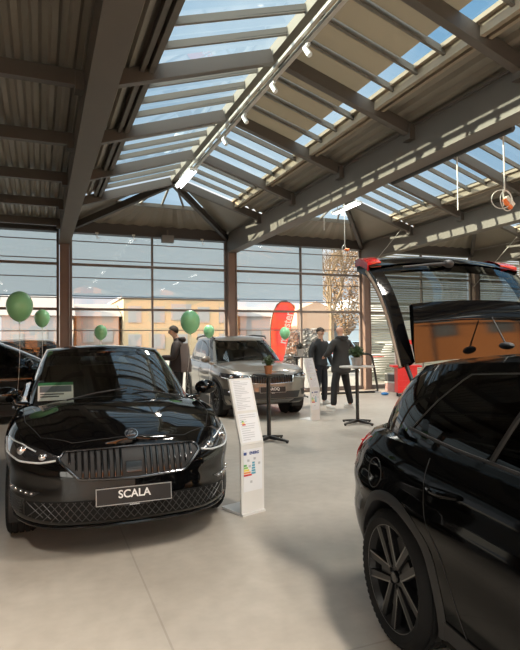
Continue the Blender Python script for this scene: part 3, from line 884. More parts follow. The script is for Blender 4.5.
suv_face(suv, ss)

# ---------------------------------------------------------------- dark car seen side-on at the far left
DK = dict(SV_); DK.update(roof=[(-1.8, 1.47), (-.6, 1.53), (.0, 1.525), (.3, 1.49)], style='ten')
dk, ds = make_car('estate_car', 'black car standing side-on at the left edge, behind the black hatchback', 'car', (-.95, 11.9), R(2), DK, PAINT_BLACK)
def plain_face(root, sf, rails):
    for s in (1, -1):
        f = (lambda q: q) if s > 0 else mir
        h = sf.patch(MB(), f([(.47, .845), (.885, .885)]), f([(.47, .79), (.89, .79)]), 'front', .005, .05, 14, 4).build('headlight', LAMP_DARK, root, 50)
        p, d = sf.hit('front', s*.68, .825); MB().ell(p, (.02, .07, .028), 14, 8).build('projector', LAMP_CLEAR, h)
        sf.patch(MB(), f([(.60, .98), (.86, .97)]), f([(.60, .86), (.88, .84)]), 'rear', .005, .04, 10, 4).build('tail_lamp', LAMP_RED, root, 50)
        if rails:
            m = MB(); m.path([(.18, s*.60, 1.51), (.05, s*.625, 1.56), (-.8, s*.63, 1.59), (-1.5, s*.60, 1.55), (-1.68, s*.57, 1.50)], .018, 8); m.build('roof_rail', RIM_SILVER, root)
    g = sf.patch(MB(), [(-.45, .835), (.45, .835)], [(-.42, .69), (.42, .69)], 'front', .004, .04, 16, 4).build('grille', MATT_CLAD, root, 50)
    m = MB(); sf.line(m, [(-.45, .835), (.45, .835), (.42, .69), (-.42, .69)], 'front', .01, .008, 40, True); m.build('grille_frame', CHROME, g)
    sf.patch(MB(), [(-.60, .53), (.60, .53)], [(-.55, .40), (.55, .40)], 'front', .006, .04, 14, 4).build('lower_intake', MATT_CLAD, root, 50)
plain_face(dk, ds, False)
dk2, ds2 = make_car('estate_car', 'dark car with silver roof rails, only its roof showing behind the left column', 'car', (.15, 16.4), R(4), dict(DK, roof=[(-1.8, 1.50), (-.6, 1.56), (.0, 1.555), (.3, 1.52)]), PAINT_DARK)
plain_face(dk2, ds2, True)

# ---------------------------------------------------------------- near black car with its tailgate open
NB = dict(inset=.102, rsq=.55, rsweep=.04, af=2.14, ar=2.04, b=.89, wb=2.564, R=.325, rim=.258, style='five', arch=.035, p=8, q=5,
    shoulder=[(-2.0, .98), (-1.3, .985), (0, .94), (.9, .92), (1.4, .88), (1.9, .80), (2.2, .73)],
    bottom=[(-2.0, .34), (-1.5, .22), (0, .20), (1.7, .20), (2.2, .21)],
    front=[(0, -.10), (.1, -.02), (.3, 0), (.55, -.005), (.8, -.03), (.92, -.07), (1, -.13)],
    rear=[(0, -.08), (.15, 0), (.45, .0), (.6, -.02), (.8, -.05), (1, -.14)],
    side=[(0, .93), (.12, .955), (.35, .985), (.50, .985), (.66, 1.0), (.72, .985), (.88, .96), (1, .905)],
    cowl=1.0, tub_rear=-1.95, wf=1.18, wr=-1.95, gb=.785, rf=.25, rr=-1.70, gt=.59,
    roof=[(-1.72, 1.335), (-.7, 1.40), (.0, 1.40), (.3, 1.375)], ap=.70, bp=(.08, .0), cp=-.47, dp=(-.51, -.72), seat=.02,
    seams=[[(1.0, .88), (.95, .25)], [(-.10, .92), (-.08, .25)], [(-1.02, .96), (-.99, .75), (-.80, .45), (-.72, .25)]],
    handles=[(.05, .82), (-.86, .845)], mirror=.82, wheel_y=.36, clad=.045, sill=.30, open_hatch=True, glass=glass('privacy_glass', (.004, .004, .004), .03), boot=(-2.3, -1.35, .50, .70, 1.25),
    rwy=.86, rcrown=.05)
nb, nbs = make_car('hatchback_car', 'black car in the right foreground with its tailgate raised', 'car', (2.479-1.282*.127, 2.147-1.282*.992), R(-97.3), NB, PAINT_DEEP)
def near_car_details(root, sf):
    for s in (-1, 1):
        T = [(-1.97, .955), (-1.86, .965), (-1.74, .945)]; B_ = [(-1.99, .76), (-1.88, .775), (-1.76, .88)]
        f = (lambda a: a) if s > 0 else mir
        sf.patch(MB(), f([(.56, .955), (.80, .955)]), f([(.56, .79), (.82, .76)]), 'rear', .010, .05, 10, 6).build('tail_lamp', LAMP_RED, root, 50)
        l = sf.patch(MB(), T, B_, s, .010, .05, 10, 6).build('tail_lamp', LAMP_RED, root, 50)
        m = MB(); sf.line(m, [(-1.95, .89), (-1.86, .90), (-1.78, .91)], s, .006, .014, 10); m.build('reflector_bar', pmat('bright_red', (.75, .03, .03), .3), l)
        # window trim along the belt and the rear edge of the side glass
        m = MB(); sf.line(m, [(.72, .965), (0, .985), (-.9, 1.02), (-1.30, 1.05)], s, .008, .004, 30); m.build('belt_trim', SATIN, root)
        m = MB(); sf.line(m, [(-.66, 1.02), (-.53, 1.33)], s, .012, .002, 10); m.build('pillar_trim', SATIN, root)
        m = MB(); sf.line(m, [(-1.28, 1.05), (-1.14, 1.2), (-.98, 1.335), (-.4, 1.375), (.2, 1.36)], s, .004, .003, 30); m.build('window_trim', SATIN, root)
    # fuel flap on the right side
    m = MB(); sf.line(m, [(-1.46+.075*math.cos(a), .80+.075*math.sin(a)) for a in [2*PI*i/24 for i in range(24)]], -1, .003, 0, 32, True, 5); m.build('fuel_flap_seam', BLACK_PLASTIC, root)
    sf.patch(MB(), [(-.80, .55), (.80, .55)], [(-.80, .36), (.80, .36)], 'rear', .006, .03, 16, 4).build('rear_bumper_cladding', MATT_CLAD, root, 50)
    # crease along the doors
    # antenna
    m = MB(); b0 = Vector((-1.50, 0, 1.455)); m.ell(b0, (.06, .026, .022), 14, 8); m.tube(b0, b0+Vector((-.12, 0, .17)), .0055, .0035, 8); m.build('antenna', BLACK_PLASTIC, root)
    # headlights and grille at the front (off the picture)
    for s in (1, -1):
        f = (lambda q: q) if s > 0 else mir
        sf.patch(MB(), f([(.50, .72), (.86, .80)]), f([(.50, .66), (.87, .70)]), 'front', .005, .05, 12, 4).build('headlight', LAMP_CLEAR, root, 50)
    sf.patch(MB(), [(-.45, .72), (.45, .72)], [(-.36, .55), (.36, .55)], 'front', .004, .04, 16, 4).build('grille', MATT_CLAD, root, 50)
    # tailgate: hinge at the rear edge of the roof, swung up
    tg = empty('tailgate', (-1.66, 0, 1.355)); tg.parent = root
    def prof(poly, y0, mbk, crown=.03, n=16, wid=lambda t: 1):
        rows = []
        for k in range(len(poly)):
            r = []
            for j in range(n+1):
                s = -1+2*j/n; y = s*y0[k]
                bx = crown*(1-s*s)
                r.append((poly[k][0]+(-bx*.15), y, poly[k][1]+bx*.75))
            rows.append(r)
        mbk.grid(rows); return rows
    # spoiler
    sp = [(0, 0), (-.010, .10), (-.016, .22), (-.030, .33), (-.05, .355), (-.09, .345), (-.085, .24), (-.075, .14)]
    sw = [.50, .50, .495, .49, .485, .48, .48, .48]
    m = MB(); rows = prof(sp, sw, m, .035); 
    for e in (0, -1): m.add([r[e] for r in rows], [tuple(range(len(rows)))])
    m.build('spoiler', PAINT_BLACK, tg, 40)
    # frame with the glass
    gA, gB = (-.17, .25), (-.44, .62)
    def gpt(t, s, off=0):
        x = gA[0]+(gB[0]-gA[0])*t; z = gA[1]+(gB[1]-gA[1])*t
        y0 = .555+.02*t
        c = (1-s*s)*.04+.03*math.sin(PI*t)
        return Vector((x+.67*(c+off), s*y0, z+.74*(c+off)))
    m = MB(); n = 20
    m.grid([[gpt(i/8, -.86+1.72*j/n) for j in range(n+1)] for i in range(9)]); m.build('glass', glass('tailgate_glass', (.30, .34, .35), .10), tg, 60)
    for s in (-1, 1):
        m = MB(); o = [[gpt(i/8, s*(.86+.14*j/4)) for j in range(5)] for i in range(9)]
        m.grid(o); inn = [[gpt(i/8, s*(.86+.14*j/4), -.055) for j in range(5)] for i in range(9)]; m.grid(inn)
        for e in (0, 4): m.grid([[r[e] for r in o], [r[e] for r in inn]])
        m.build('window_frame', PAINT_BLACK, tg, 40)
        m = MB(); m.grid([[Vector((-.02, s*.49, .01)), Vector((-.02, s*.575, -.01)), Vector((-.06, s*.575, -.03)), Vector((-.06, s*.49, -.01))], [gpt(0, s*.86), gpt(0, s*1.0), gpt(0, s*1.0, -.055), gpt(0, s*.86, -.055)]], True); m.build('hinge_arm', PAINT_BLACK, tg, 40)
        m = MB(); m.path([Vector((-.04, s*.575, -.02))]+[gpt(i/10, s*1.0, -.03) for i in range(11)], .012, 8); m.build('seal_edge', pmat('tan_trim', (.40, .31, .24), .4), tg)
    # lower panel beyond the glass
    pl = [(gB[0], gB[1]), (-.50, .655), (-.58, .68), (-.66, .68), (-.65, .62), (-.57, .59), (-.47, .56)]
    m = MB(); rows = []
    for (x, z) in pl:
        rows.append([(x+.06*s*s*.5, s*(.575-.03*abs(x+.50)), z+.05*(1-s*s)) for s in [-1+2*j/20 for j in range(21)]])
    m.grid(rows)
    for e in (0, -1): m.add([r[e] for r in rows], [tuple(range(len(rows)))])
    m.build('lower_panel', PAINT_BLACK, tg, 35)
    for s in (-1, 1):
        m = MB(); rows = []
        for (x, z) in ((-.46, .64), (-.50, .66), (-.58, .688), (-.65, .688)):
            rows.append([(x+.03*q*q, s*(.47+.115*q), z+.012+.05*(1-(.47+.115*q)**2/.33)) for q in (0, .25, .5, .75, 1)])
        low = [[(a, b_, c-.05) for a, b_, c in r] for r in rows]
        m.grid(rows); m.grid(low); m.grid([[r[-1] for r in rows], [r[-1] for r in low]]); m.grid([rows[0], low[0]]); m.grid([rows[-1], low[-1]])
        m.build('tail_lamp', LAMP_RED, tg, 40)
    m = MB(); a = gpt(.97, .0, .02); m.ell(a, (.03, .04, .03), 12, 8); m.path([a, gpt(.93, -.25, .025), gpt(.90, -.62, .02)], [.014, .010, .006], 8); m.build('rear_wiper', BLACK_PLASTIC, tg)
    # gas struts
    for s in (-1, 1):
        m = MB(); p0 = Vector((-1.62, s*.53, 1.22)); p1 = Vector((-1.66, 0, 1.355))+gpt(.5, s*.98, -.05)
        mid = p0.lerp(p1, .55); m.tube(p0, mid, .013); m.tube(mid, p1, .007); m.build('gas_strut', BLACK_PLASTIC, root)
near_car_details(nb, nbs)

# ------------------------------------------------------------------ light
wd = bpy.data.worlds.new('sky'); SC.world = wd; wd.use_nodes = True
nt = wd.node_tree; bg = nt.nodes['Background']; N = nt.nodes.new; L = nt.links.new
tc = N('ShaderNodeTexCoord')
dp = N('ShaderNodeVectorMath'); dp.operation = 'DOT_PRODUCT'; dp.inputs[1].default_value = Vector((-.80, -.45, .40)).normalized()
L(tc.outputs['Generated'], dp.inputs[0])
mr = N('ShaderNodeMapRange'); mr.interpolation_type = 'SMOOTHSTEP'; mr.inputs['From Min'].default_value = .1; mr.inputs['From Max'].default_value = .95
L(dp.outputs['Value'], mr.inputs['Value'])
sx = N('ShaderNodeSeparateXYZ'); L(tc.outputs['Generated'], sx.inputs[0])
el = N('ShaderNodeMapRange'); el.inputs['From Min'].default_value = .02; el.inputs['From Max'].default_value = .55; L(sx.outputs['Z'], el.inputs['Value'])
blue = N('ShaderNodeMix'); blue.data_type = 'RGBA'; blue.inputs['A'].default_value = (.70, .74, .78, 1); blue.inputs['B'].default_value = (.26, .47, .66, 1); L(el.outputs[0], blue.inputs['Factor'])
cl = N('ShaderNodeTexNoise'); cl.inputs['Scale'].default_value = 2.2; cl.inputs['Detail'].default_value = 5; L(tc.outputs['Generated'], cl.inputs['Vector'])
cr = N('ShaderNodeMapRange'); cr.inputs['From Min'].default_value = .40; cr.inputs['From Max'].default_value = .62; L(cl.outputs['Fac'], cr.inputs['Value'])
cm = N('ShaderNodeMix'); cm.data_type = 'RGBA'; cm.inputs['B'].default_value = (.95, .97, .98, 1); L(cr.outputs[0], cm.inputs['Factor']); L(blue.outputs['Result'], cm.inputs['A'])
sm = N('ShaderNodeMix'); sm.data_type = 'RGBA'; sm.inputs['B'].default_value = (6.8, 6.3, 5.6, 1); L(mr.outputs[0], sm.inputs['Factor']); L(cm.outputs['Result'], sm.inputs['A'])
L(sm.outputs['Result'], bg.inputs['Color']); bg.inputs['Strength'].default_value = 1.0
sun = bpy.data.lights.new('sun', 'SUN'); sun.energy = 19; sun.angle = R(.8); sun.color = (1, .83, .58)
so = bpy.data.objects.new('sun', sun); COL.objects.link(so)
so.rotation_euler = Vector((.89, -.22, -.39)).to_track_quat('-Z', 'Y').to_euler()

TUBE = pmat('lit_tube', (1, 1, 1), .5, emit=((1, .96, .9), 6))
def strip_light(x, y, z, label, ln=1.2, visible=True):
    e = empty('ceiling_light', (x, y, z), 0, label, 'light', 'strip lights under the roof ridges')
    MB().box((0, 0, .03), (.16, ln, .05)).build('housing', WHITE_METAL, e)
    m = MB()
    for s in (-1, 1): m.tube((s*.04, -ln/2+.03, -.005), (s*.04, ln/2-.03, -.005), .014)
    m.build('tube', TUBE, e)
    m = MB()
    for s in (-1, 1): m.tube((0, s*ln*.35, .05), (0, s*ln*.35, max(.1, (5.0 if x > XG[0] else 4.3)-z)), .008)
    m.build('hanger', STEEL, e)
    l = bpy.data.lights.new('strip', 'AREA'); l.shape = 'RECTANGLE'; l.size = .14; l.size_y = ln; l.energy = LAMP_W*(1 if x > XG[0] else .6); l.spread = R(125 if x > XG[0] else 85); l.color = (1, .93, .82)
    o = bpy.data.objects.new('strip', l); COL.objects.link(o); o.parent = e; o.location = (0, 0, -.03)
LAMP_W = 95
strip_light(XG[0]+W/2, 9.95*KB, 4.73, 'white strip light under the near ridge, at the tip of the hipped end')
strip_light(XG[1]+W/2, 10.9*KB, 4.73, 'white strip light under the second ridge, above the hanging cable')
for k in (-1, 0, 1, 2, 3):  # unseen strip lights, added as fill to brighten the hall and its floor
    for y in (-5.0, -1.5, 2.2):
        strip_light(XG[k]+W/2, y, 4.73 if k >= 0 else 4.12, 'unseen white strip light added out of view to brighten the hall')
EXPOSURE = 0.15
SC.view_settings.view_transform = 'Standard'; SC.view_settings.look = 'None'; SC.view_settings.gamma = 1; SC.view_settings.exposure = EXPOSURE
SC.view_settings.use_curve_mapping = False
SC.cycles.use_denoising = True
SC.cycles.max_bounces = 10; SC.cycles.transparent_max_bounces = 24; SC.cycles.sample_clamp_indirect = 6
try: SC.cycles.denoiser = 'OPENIMAGEDENOISE'
except Exception: pass

# ------------------------------------------------------------------ outside
PAVE = pmat('pale_paving', (.20, .195, .185), .8, noise=.12, nscale=.6)
struct('ground', MB().box((5, 30, -.12), (240, 200, .1)), PAVE)
def house(name, label, x0, x1, y, depth, h, wall, roofm, roof='flat', windows=(), rh=2.5, wmat=None, rz=0):
    e = empty(name, ((x0+x1)/2, y, -.07), rz, label, 'building'); hw = (x1-x0)/2
    MB().box((0, depth/2, h/2), (2*hw, depth, h)).build('wall', wall, e)
    if roof == 'flat': MB().box((0, depth/2, h+.12), (2*hw+.5, depth+.5, .24)).build('roof', roofm, e)
    elif roof == 'gable_x': MB().prism([(-.4, h), (depth/2, h+rh), (depth+.4, h)], -hw-.3, hw+.3, Matrix(((0, 0, 1, 0), (1, 0, 0, 0), (0, 1, 0, 0), (0, 0, 0, 1)))).build('roof', roofm, e)
    else: MB().prism([(-hw-.4, h), (0, h+rh), (hw+.4, h)], -.3, depth+.3, Matrix(((1, 0, 0, 0), (0, 0, 1, 0), (0, 1, 0, 0), (0, 0, 0, 1)))).build('roof', roofm, e)
    for (wx, wz, ww, wh) in windows:
        f = MB().box((wx-hw, -.03, wz), (ww+.16, .12, wh+.16)).build('window', pmat('house_window_frame', (.24, .235, .22), .7), e)
        MB().box((wx-hw, -.08, wz), (ww, .06, wh)).build('pane', wmat or pmat('house_window_pane', (.20, .21, .22), .5), f)
    return e
YEL = pmat('yellow_render', (.30, .25, .165), .9, noise=.06); ORA = pmat('peach_render', (.33, .235, .175), .9, noise=.06)
WHT = pmat('white_render', (.20, .215, .235), .9); LBL = pmat('pale_blue_render', (.25, .33, .40), .9); PNK = pmat('pink_render', (.22, .19, .175), .9)
ROOFW = pmat('pale_roof', (.2, .205, .215), .8); ROOFG = pmat('grey_roof', (.33, .33, .35), .8); ROOFB = pmat('brown_roof', (.33, .22, .16), .8)
house('apartment_building', 'long yellow apartment block seen through the glass wall', 8.4, 21.6, 60, 12, 6.4, YEL, ROOFG, 'flat', [(1.2+2.6*i, 4.6 if i != 2 else 4.9, 1.3 if i != 2 else 2.2, 1.7) for i in range(5)]+[(1.2+2.6*i, 1.6, 1.3, 1.5) for i in range(5)])
house('house', 'white house with pale roof at the left of the yellow block', -3.5, 3.0, 58, 9, 4.3, WHT, ROOFW, 'gable_x', [(1.4, 2.2, 1.0, 1.3), (3.6, 2.2, 1.0, 1.3), (5.4, 2.2, 1.0, 1.3)], 2.4)
house('house', 'small pinkish house against the left end of the yellow block', 3.6, 8.0, 61, 8, 4.4, PNK, ROOFW, 'gable_x', [(1.2, 2.3, 1.0, 1.3), (3.2, 2.3, 1.0, 1.3)], 1.6)
house('house', 'pale grey house at the left edge of the view', -14, -4.5, 62, 9, 5.2, WHT, ROOFG, 'gable_x', [(1.5, 3, 1, 1.3), (4.2, 3, 1, 1.3), (7, 3, 1, 1.3)], 2.0)
house('house', 'peach house with a sloping roof behind the red banner', 29.4, 34.6, 60, 10, 5.2, ORA, ORA, 'gable_y', [(1.3, 1.8, 1.1, 1.4), (3.7, 1.8, 1.1, 1.4)], 1.2)
house('house', 'low pale grey house between the yellow block and the peach house', 23.0, 28.2, 63, 9, 4.6, WHT, ROOFW, 'gable_x', [(1.4, 2.2, 1.0, 1.3), (3.4, 2.2, 1.0, 1.3), (4.6, 2.2, .8, 1.3)], 1.5)
house('house', 'pale blue house right of the peach one', 35.3, 39.4, 59, 8, 5.3, LBL, pmat('blue_roof', (.62, .70, .76), .8), 'gable_y', [(1.2, 3.6, .9, 1.1), (3.0, 3.6, .9, 1.1)], 1.5)
house('house', 'low white building with grey roof right of the pale blue house', 44, 62, 60, 10, 4.5, WHT, ROOFG, 'gable_x', [(2+3*i, 2.2, 1.2, 1.3) for i in range(5)], 2)
def big_block(name, label, x0, x1, y, h, wall, rz=0):
    ws = []
    n = int((x1-x0)/3.2)
    for i in range(n):
        for j in range(int(h/3)): ws.append((1.7+3.2*i, 1.9+3.0*j, 1.3, 1.5))
    return house(name, label, x0, x1, y, 10, h, wall, ROOFB, 'flat', ws, rz=rz)
BRICK = pmat('orange_brick', (.80, .30, .10), .85, noise=.2, nscale=1.5); OCH = pmat('ochre_render', (.80, .48, .14), .85)
for nm_, x_, y_, a_, m_ in (('orange brick block across the street behind the camera', 17, -36, 214, BRICK), ('ochre block across the street behind the camera', 39, -20, 214, OCH), ('orange brick block farther along the street behind the camera', -7, -50, 205, BRICK)):
    o_ = big_block('apartment_building', nm_, -13, 13, 0, 13, m_); o_.location = (x_, y_, -.07); o_.rotation_euler.z = R(a_)
# trees: a bare brown one and low shrubs along the forecourt
def bare_tree(x, y, h, label, mat, seed, spread=.45, depth=5):
    rnd = random.Random(seed); e = empty('tree', (x, y, -.07), 0, label, 'tree'); m = MB(); tw = MB()
    def grow(p, d, l, r, k):
        q = p+d*l; (m if k > depth-2 else tw).path([p, p.lerp(q, .5)+Vector((rnd.uniform(-.04, .04)*l, rnd.uniform(-.04, .04)*l, 0)), q], [r, r*.85, r*.65], 5)
        if k == 0: return
        for i in range(3 if k > 1 else 4):
            nd = (d+Vector((rnd.uniform(-1, 1), rnd.uniform(-1, 1), rnd.uniform(-.15, .6)))*spread*1.3).normalized()
            grow(p.lerp(q, rnd.uniform(.6, 1)), nd, l*rnd.uniform(.62, .8), r*.55, k-1)
    grow(Vector((0, 0, 0)), Vector((0, 0, 1)), h*.30, h*.018, depth)
    m.build('trunk', mat, e, 60, recalc=False); tw.build('twigs', mat, e, 60, recalc=False)
    return e
BROWN = pmat('brown_twigs', (.11, .08, .05), .9)
bare_tree(20.6, 36, 13, 'bare brown tree in the clear pane beside the far column', BROWN, 3, .42, 6)
lt = bare_tree(27.3, 45, 10.5, 'brown leafy winter tree standing behind the bare one', BROWN, 8, .40, 5)
m = MB(); rnd = random.Random(5)
for q in range(5200):
    a, t_ = rnd.uniform(0, 2*PI), rnd.uniform(0, 1)**.8
    rr_ = (2.5*math.sin(PI*min(1, .18+.80*(1-t_)))**.8)*rnd.uniform(.3, 1)
    c = Vector((rr_*math.cos(a), rr_*math.sin(a), 2.0+t_*8.0)); d = Vector((rnd.gauss(0, 1), rnd.gauss(0, 1), rnd.gauss(0, 1))).normalized()*.13; s_ = d.orthogonal().normalized()*.07
    m.add([c-d, c+s_, c+d, c-s_], [(0, 1, 2, 3)])
m.build('leaves', pmat('withered_leaf', (.17, .105, .055), .8, noise=.4, nscale=1.2), lt, 0, recalc=False)
GREYB = pmat('grey_twigs', (.13, .13, .13), .9)
for i, (x, y, h) in enumerate(((10.2, 21.5, 2.0), (11.8, 22.6, 2.1))):
    e = empty('bush', (x, y, -.07), 0, ('grey rounded bush outside, left of the two men', 'grey rounded bush outside, behind the facing man')[i], 'bush')
    MB().tube((0, 0, 0), (0, 0, .5), .05).build('stem', BROWN, e)
    m = MB(); rnd = random.Random(i)
    for q in range(1100):
        a, t = rnd.uniform(0, 2*PI), rnd.uniform(.0, 1)
        rr_ = .52*math.sin(PI*min(1, (.25+.75*(1-t))))**.7; rr_ *= rnd.uniform(.55, 1)
        c = Vector((rr_*math.cos(a), rr_*math.sin(a), .3+t*(h-.3)))
        d = Vector((rnd.gauss(0, 1), rnd.gauss(0, 1), rnd.gauss(0, 1))).normalized()*.10; s = d.orthogonal().normalized()*.05
        m.add([c-d, c+s, c+d, c-s], [(0, 1, 2, 3)])
    m.build('foliage', GREYB, e, 0, recalc=False)
# parked cars outside are plain small saloons
def far_car(x, y, ang, label, paint):
    e, s_ = make_car('parked_car', label, 'car', (x, y), ang, dict(HB, style='multi'), paint)
    for s in (1, -1):
        f = (lambda q: q) if s > 0 else mir
        s_.patch(MB(), f([(.50, .72), (.86, .80)]), f([(.50, .66), (.87, .70)]), 'front', .005, .05, 10, 3).build('headlight', LAMP_CLEAR, e, 50)
        s_.patch(MB(), f([(.55, .95), (.84, .94)]), f([(.55, .84), (.86, .82)]), 'rear', .005, .04, 10, 3).build('tail_lamp', LAMP_RED, e, 50)
    s_.patch(MB(), [(-.46, .73), (.46, .73)], [(-.37, .55), (.37, .55)], 'front', .004, .04, 12, 3).build('grille', MATT_CLAD, e, 50)
far_car(14.6, 23.5, R(10), 'pale blue parked car outside, right of the two men', pmat('pale_blue_car_paint', (.30, .46, .62), .3, 0, 1))
far_car(13.2, 16.8, R(-8), 'white parked car outside the slatted blind', pmat('white_car_paint', (.70, .70, .70), .3, 0, 1))

# ------------------------------------------------------------------ people
def skin(name, verts, edges, mat, parent, sub=2, root=0):
    """grow one continuous surface round a skeleton; verts: (x, y, z, radius)"""
    me = bpy.data.meshes.new('sk'); me.from_pydata([v[:3] for v in verts], edges, [])
    o = bpy.data.objects.new('sk', me); COL.objects.link(o)
    md = o.modifiers.new('s', 'SKIN'); md.use_smooth_shade = True; md.branch_smoothing = .6
    for i, v in enumerate(verts):
        r = v[3]; me.skin_vertices[0].data[i].radius = r if isinstance(r, tuple) else (r, r)
        me.skin_vertices[0].data[i].use_root = (i == root)
    sb = o.modifiers.new('u', 'SUBSURF'); sb.levels = sub; sb.render_levels = sub
    r = eval_mesh(o, name); kill(o); finish(r, 0)
    r.polygons.foreach_set('use_smooth', [True]*len(r.polygons))
    return link(name, r, mat, parent)
SKIN_ = pmat('skin', (.52, .30, .21), .5)
def person(loc, ang, label, H, arms, look, clothes):
    """local axes: facing +y, right hand on +x. arms: {side: (elbow, wrist)} in local metres"""
    e = empty('person', (*loc, 0), ang, label, 'person')
    k = H/1.78; st = clothes.get('stance', .12); lean = clothes.get('lean', 0)
    def S(x, y, z): return (x*k, (y+lean*max(0, z-1.0))*k, z*k)
    hy, hz = look
    V = []; Ed = []
    def add(p, r, to=None):
        V.append((*p, r if isinstance(r, tuple) else r*k))
        if to is not None: Ed.append((to, len(V)-1))
        return len(V)-1
    pel = add(S(0, 0, .96), .13); sp = add(S(0, 0, 1.14), .125, pel); ch = add(S(0, .0, 1.32), .14, sp)
    nb = add(S(0, -.01, 1.46), .075, ch); nk = add(S(0, hy*.3, 1.53), .052, nb)
    h0 = add(S(0, hy*.8, 1.585+hz*.5), .066, nk); h1 = add(S(0, hy, 1.65+hz), .088, h0); h2 = add(S(0, hy-.005, 1.715+hz), .068, h1)
    add(S(0, hy+.098, 1.64+hz-.008), .014, h1)
    add(S(.088, hy, 1.645+hz), .014, h1); add(S(-.088, hy, 1.645+hz), .014, h1)
    for s in (1, -1):
        hp = add(S(s*.09, 0, .88), .09, pel); kn = add(S(s*(.06+st*.6), .015, .48), .058, hp); an = add(S(s*(.05+st), -.03, .09), .04, kn)
        add(S(s*(.07+st), .13, .045), .034, an)
        sh = add(S(s*.185, -.01, 1.415), .06, ch)
        el, wr = arms[s]
        ei = add(S(*el), .042, sh); wi = add(S(*wr), .028, ei)
        d = (Vector(wr)-Vector(el)).normalized(); out = Vector((s, 0, 0)); out = (out-d*out.dot(d)).normalized(); nrm = d.cross(out)
        w = Vector(wr); pm = add(S(*(w+d*.055)), .032, wi)
        for q, (o_, ln) in enumerate(((-.027, .070), (-.009, .080), (.009, .076), (.027, .060))):
            b0 = w+d*.085+out*o_; curl = -.012 if q else -.010
            a1 = add(S(*b0), .0105, pm); a2 = add(S(*(b0+d*ln*.55+nrm*curl)), .0095, a1); add(S(*(b0+d*ln*.9+nrm*curl*3)), .008, a2)
        tb = w+d*.035; sd = nrm*-.012
        t1 = add(S(*(tb-out*.034+sd)), .012, pm); t2 = add(S(*(tb+d*.03-out*.05+sd*2)), .0105, t1); add(S(*(tb+d*.055-out*.052+sd*3)), .009, t2)
    body = skin('body', V, Ed, SKIN_, e)
    hc = Vector(S(0, hy, 1.65+hz))
    for s in (1, -1):
        MB().ell(hc+Vector((s*.032, .080, .010))*k, (.012*k, .008*k, .008*k), 10, 6).build('eye', pmat('eye', (.03, .025, .02), .2), e)
    m = MB().ell(hc+Vector((0, .083, -.048))*k, (.026*k, .008*k, .006*k), 10, 6); m.build('mouth', pmat('lips', (.33, .13, .11), .5), e)
    if clothes.get('hair'):
        m = MB().ell((0, -.013, .014), (.0915, .097, .094), 24, 18)
        m.v = [tuple(hc+Vector((x, y, max(z, .004+.62*y)))*k) for x, y, z in m.v]; m.build('hair', clothes['hair'], e, 60)
    if clothes.get('glasses'):
        m = MB()
        for s in (1, -1): m.path([hc+Vector((s*.034+.026*math.cos(a), .098, .012+.02*math.sin(a)))*k for a in [2*PI*j/16 for j in range(16)]], .003, 6, True)
        m.tube(hc+Vector((-.01, .10, .014))*k, hc+Vector((.01, .10, .014))*k, .003)
        for s in (1, -1): m.tube(hc+Vector((s*.06, .098, .016))*k, hc+Vector((s*.092, .0, .016))*k, .003)
        m.build('glasses', BLACK_PLASTIC, e)
    # jacket or coat
    V, Ed = [], []
    hem = clothes['hem']
    bulk = clothes.get('bulk', 1.0); wide = 1.22 if hem < .8 else bulk
    a0 = add(S(0, 0, 1.30), .172*(1.08 if hem < .8 else bulk)); b0 = add(S(0, 0, 1.12), .165*bulk, a0); c0 = add(S(0, 0, .97), .168*wide, b0); last = c0
    if hem < .9: last = add(S(0, .0, (hem+.97)/2), .178*wide, c0)
    add(S(0, .0, hem), .185*max(1, wide*.98), last)
    n0 = add(S(0, -.015, 1.445), .105, a0); add(S(0, -.01+hy*.2, 1.525), .073, n0)
    for s in (1, -1):
        sh = add(S(s*(.215 if hem < .8 else .19), -.01, 1.405), .083, a0); el, wr = arms[s]
        ei = add(S(*el), .066*(1.15 if hem < .8 else 1), sh); d = Vector(wr)-Vector(el); add(S(*(Vector(el)+d*.55)), .056, ei); add(S(*(Vector(el)+d*1.0)), .047, len(V)-1)
    jk = skin('jacket', V, Ed, clothes['jacket'], e)
    if clothes.get('hood'):
        m = MB(); m.path([S(.115*math.cos(a), -.035-.085*abs(math.sin(a))**1.0*1.0, 1.50-.03*math.sin(a)) for a in [PI*i/12 for i in range(13)]], [.02+.035*math.sin(PI*i/12) for i in range(13)], 12)
        m.build('hood', clothes['jacket'], jk, 60)
    if clothes.get('panel'):
        m = MB(); rows = []
        for i in range(9):
            z = hem+.0+(1.40-hem)*i/8; r = (.212 if z < 1.1 else .205-.03*(z-1.1)/.3)*clothes.get('bulk', 1)
            rows.append([S(r*1.0*math.cos(a), r*.99*math.sin(a), z) for a in [PI*1.10+PI*.80*j/14 for j in range(15)]])
        m.grid(rows); m.grid([[(x*.9, y*.9, z) for x, y, z in r] for r in rows]); m.build('back_panel', clothes['panel'], jk, 60)
    # trousers
    V, Ed = [], []
    p0 = add(S(0, 0, 1.0), .14)
    p1 = add(S(0, 0, .93), .14, p0)
    for s in (1, -1):
        hp = add(S(s*.085, 0, .86), .104, p1); kn = add(S(s*(.06+st*.6), .015, .48), .078, hp); add(S(s*(.055+st*.85), -.01, .25), .068, kn); add(S(s*(.05+st), -.025, .085), .066, len(V)-1)
    skin('trousers', V, Ed, clothes['trousers'], e)
    for s in (1, -1):
        m = MB(); c = Vector(S(s*(.06+st), .045, .058)); m.ell(c, (.052, .145, .052), 18, 10); m.v = [(x, y, max(z, .022)) for x, y, z in m.v]
        sh = m.build('shoe', clothes['shoe'], e, 60)
        m = MB(); m.prism([(c.x+.054*math.cos(a), c.y+.148*math.sin(a)) for a in [2*PI*j/20 for j in range(20)]], .0, .026); m.build('sole', clothes.get('sole', clothes['shoe']), sh)
    return e
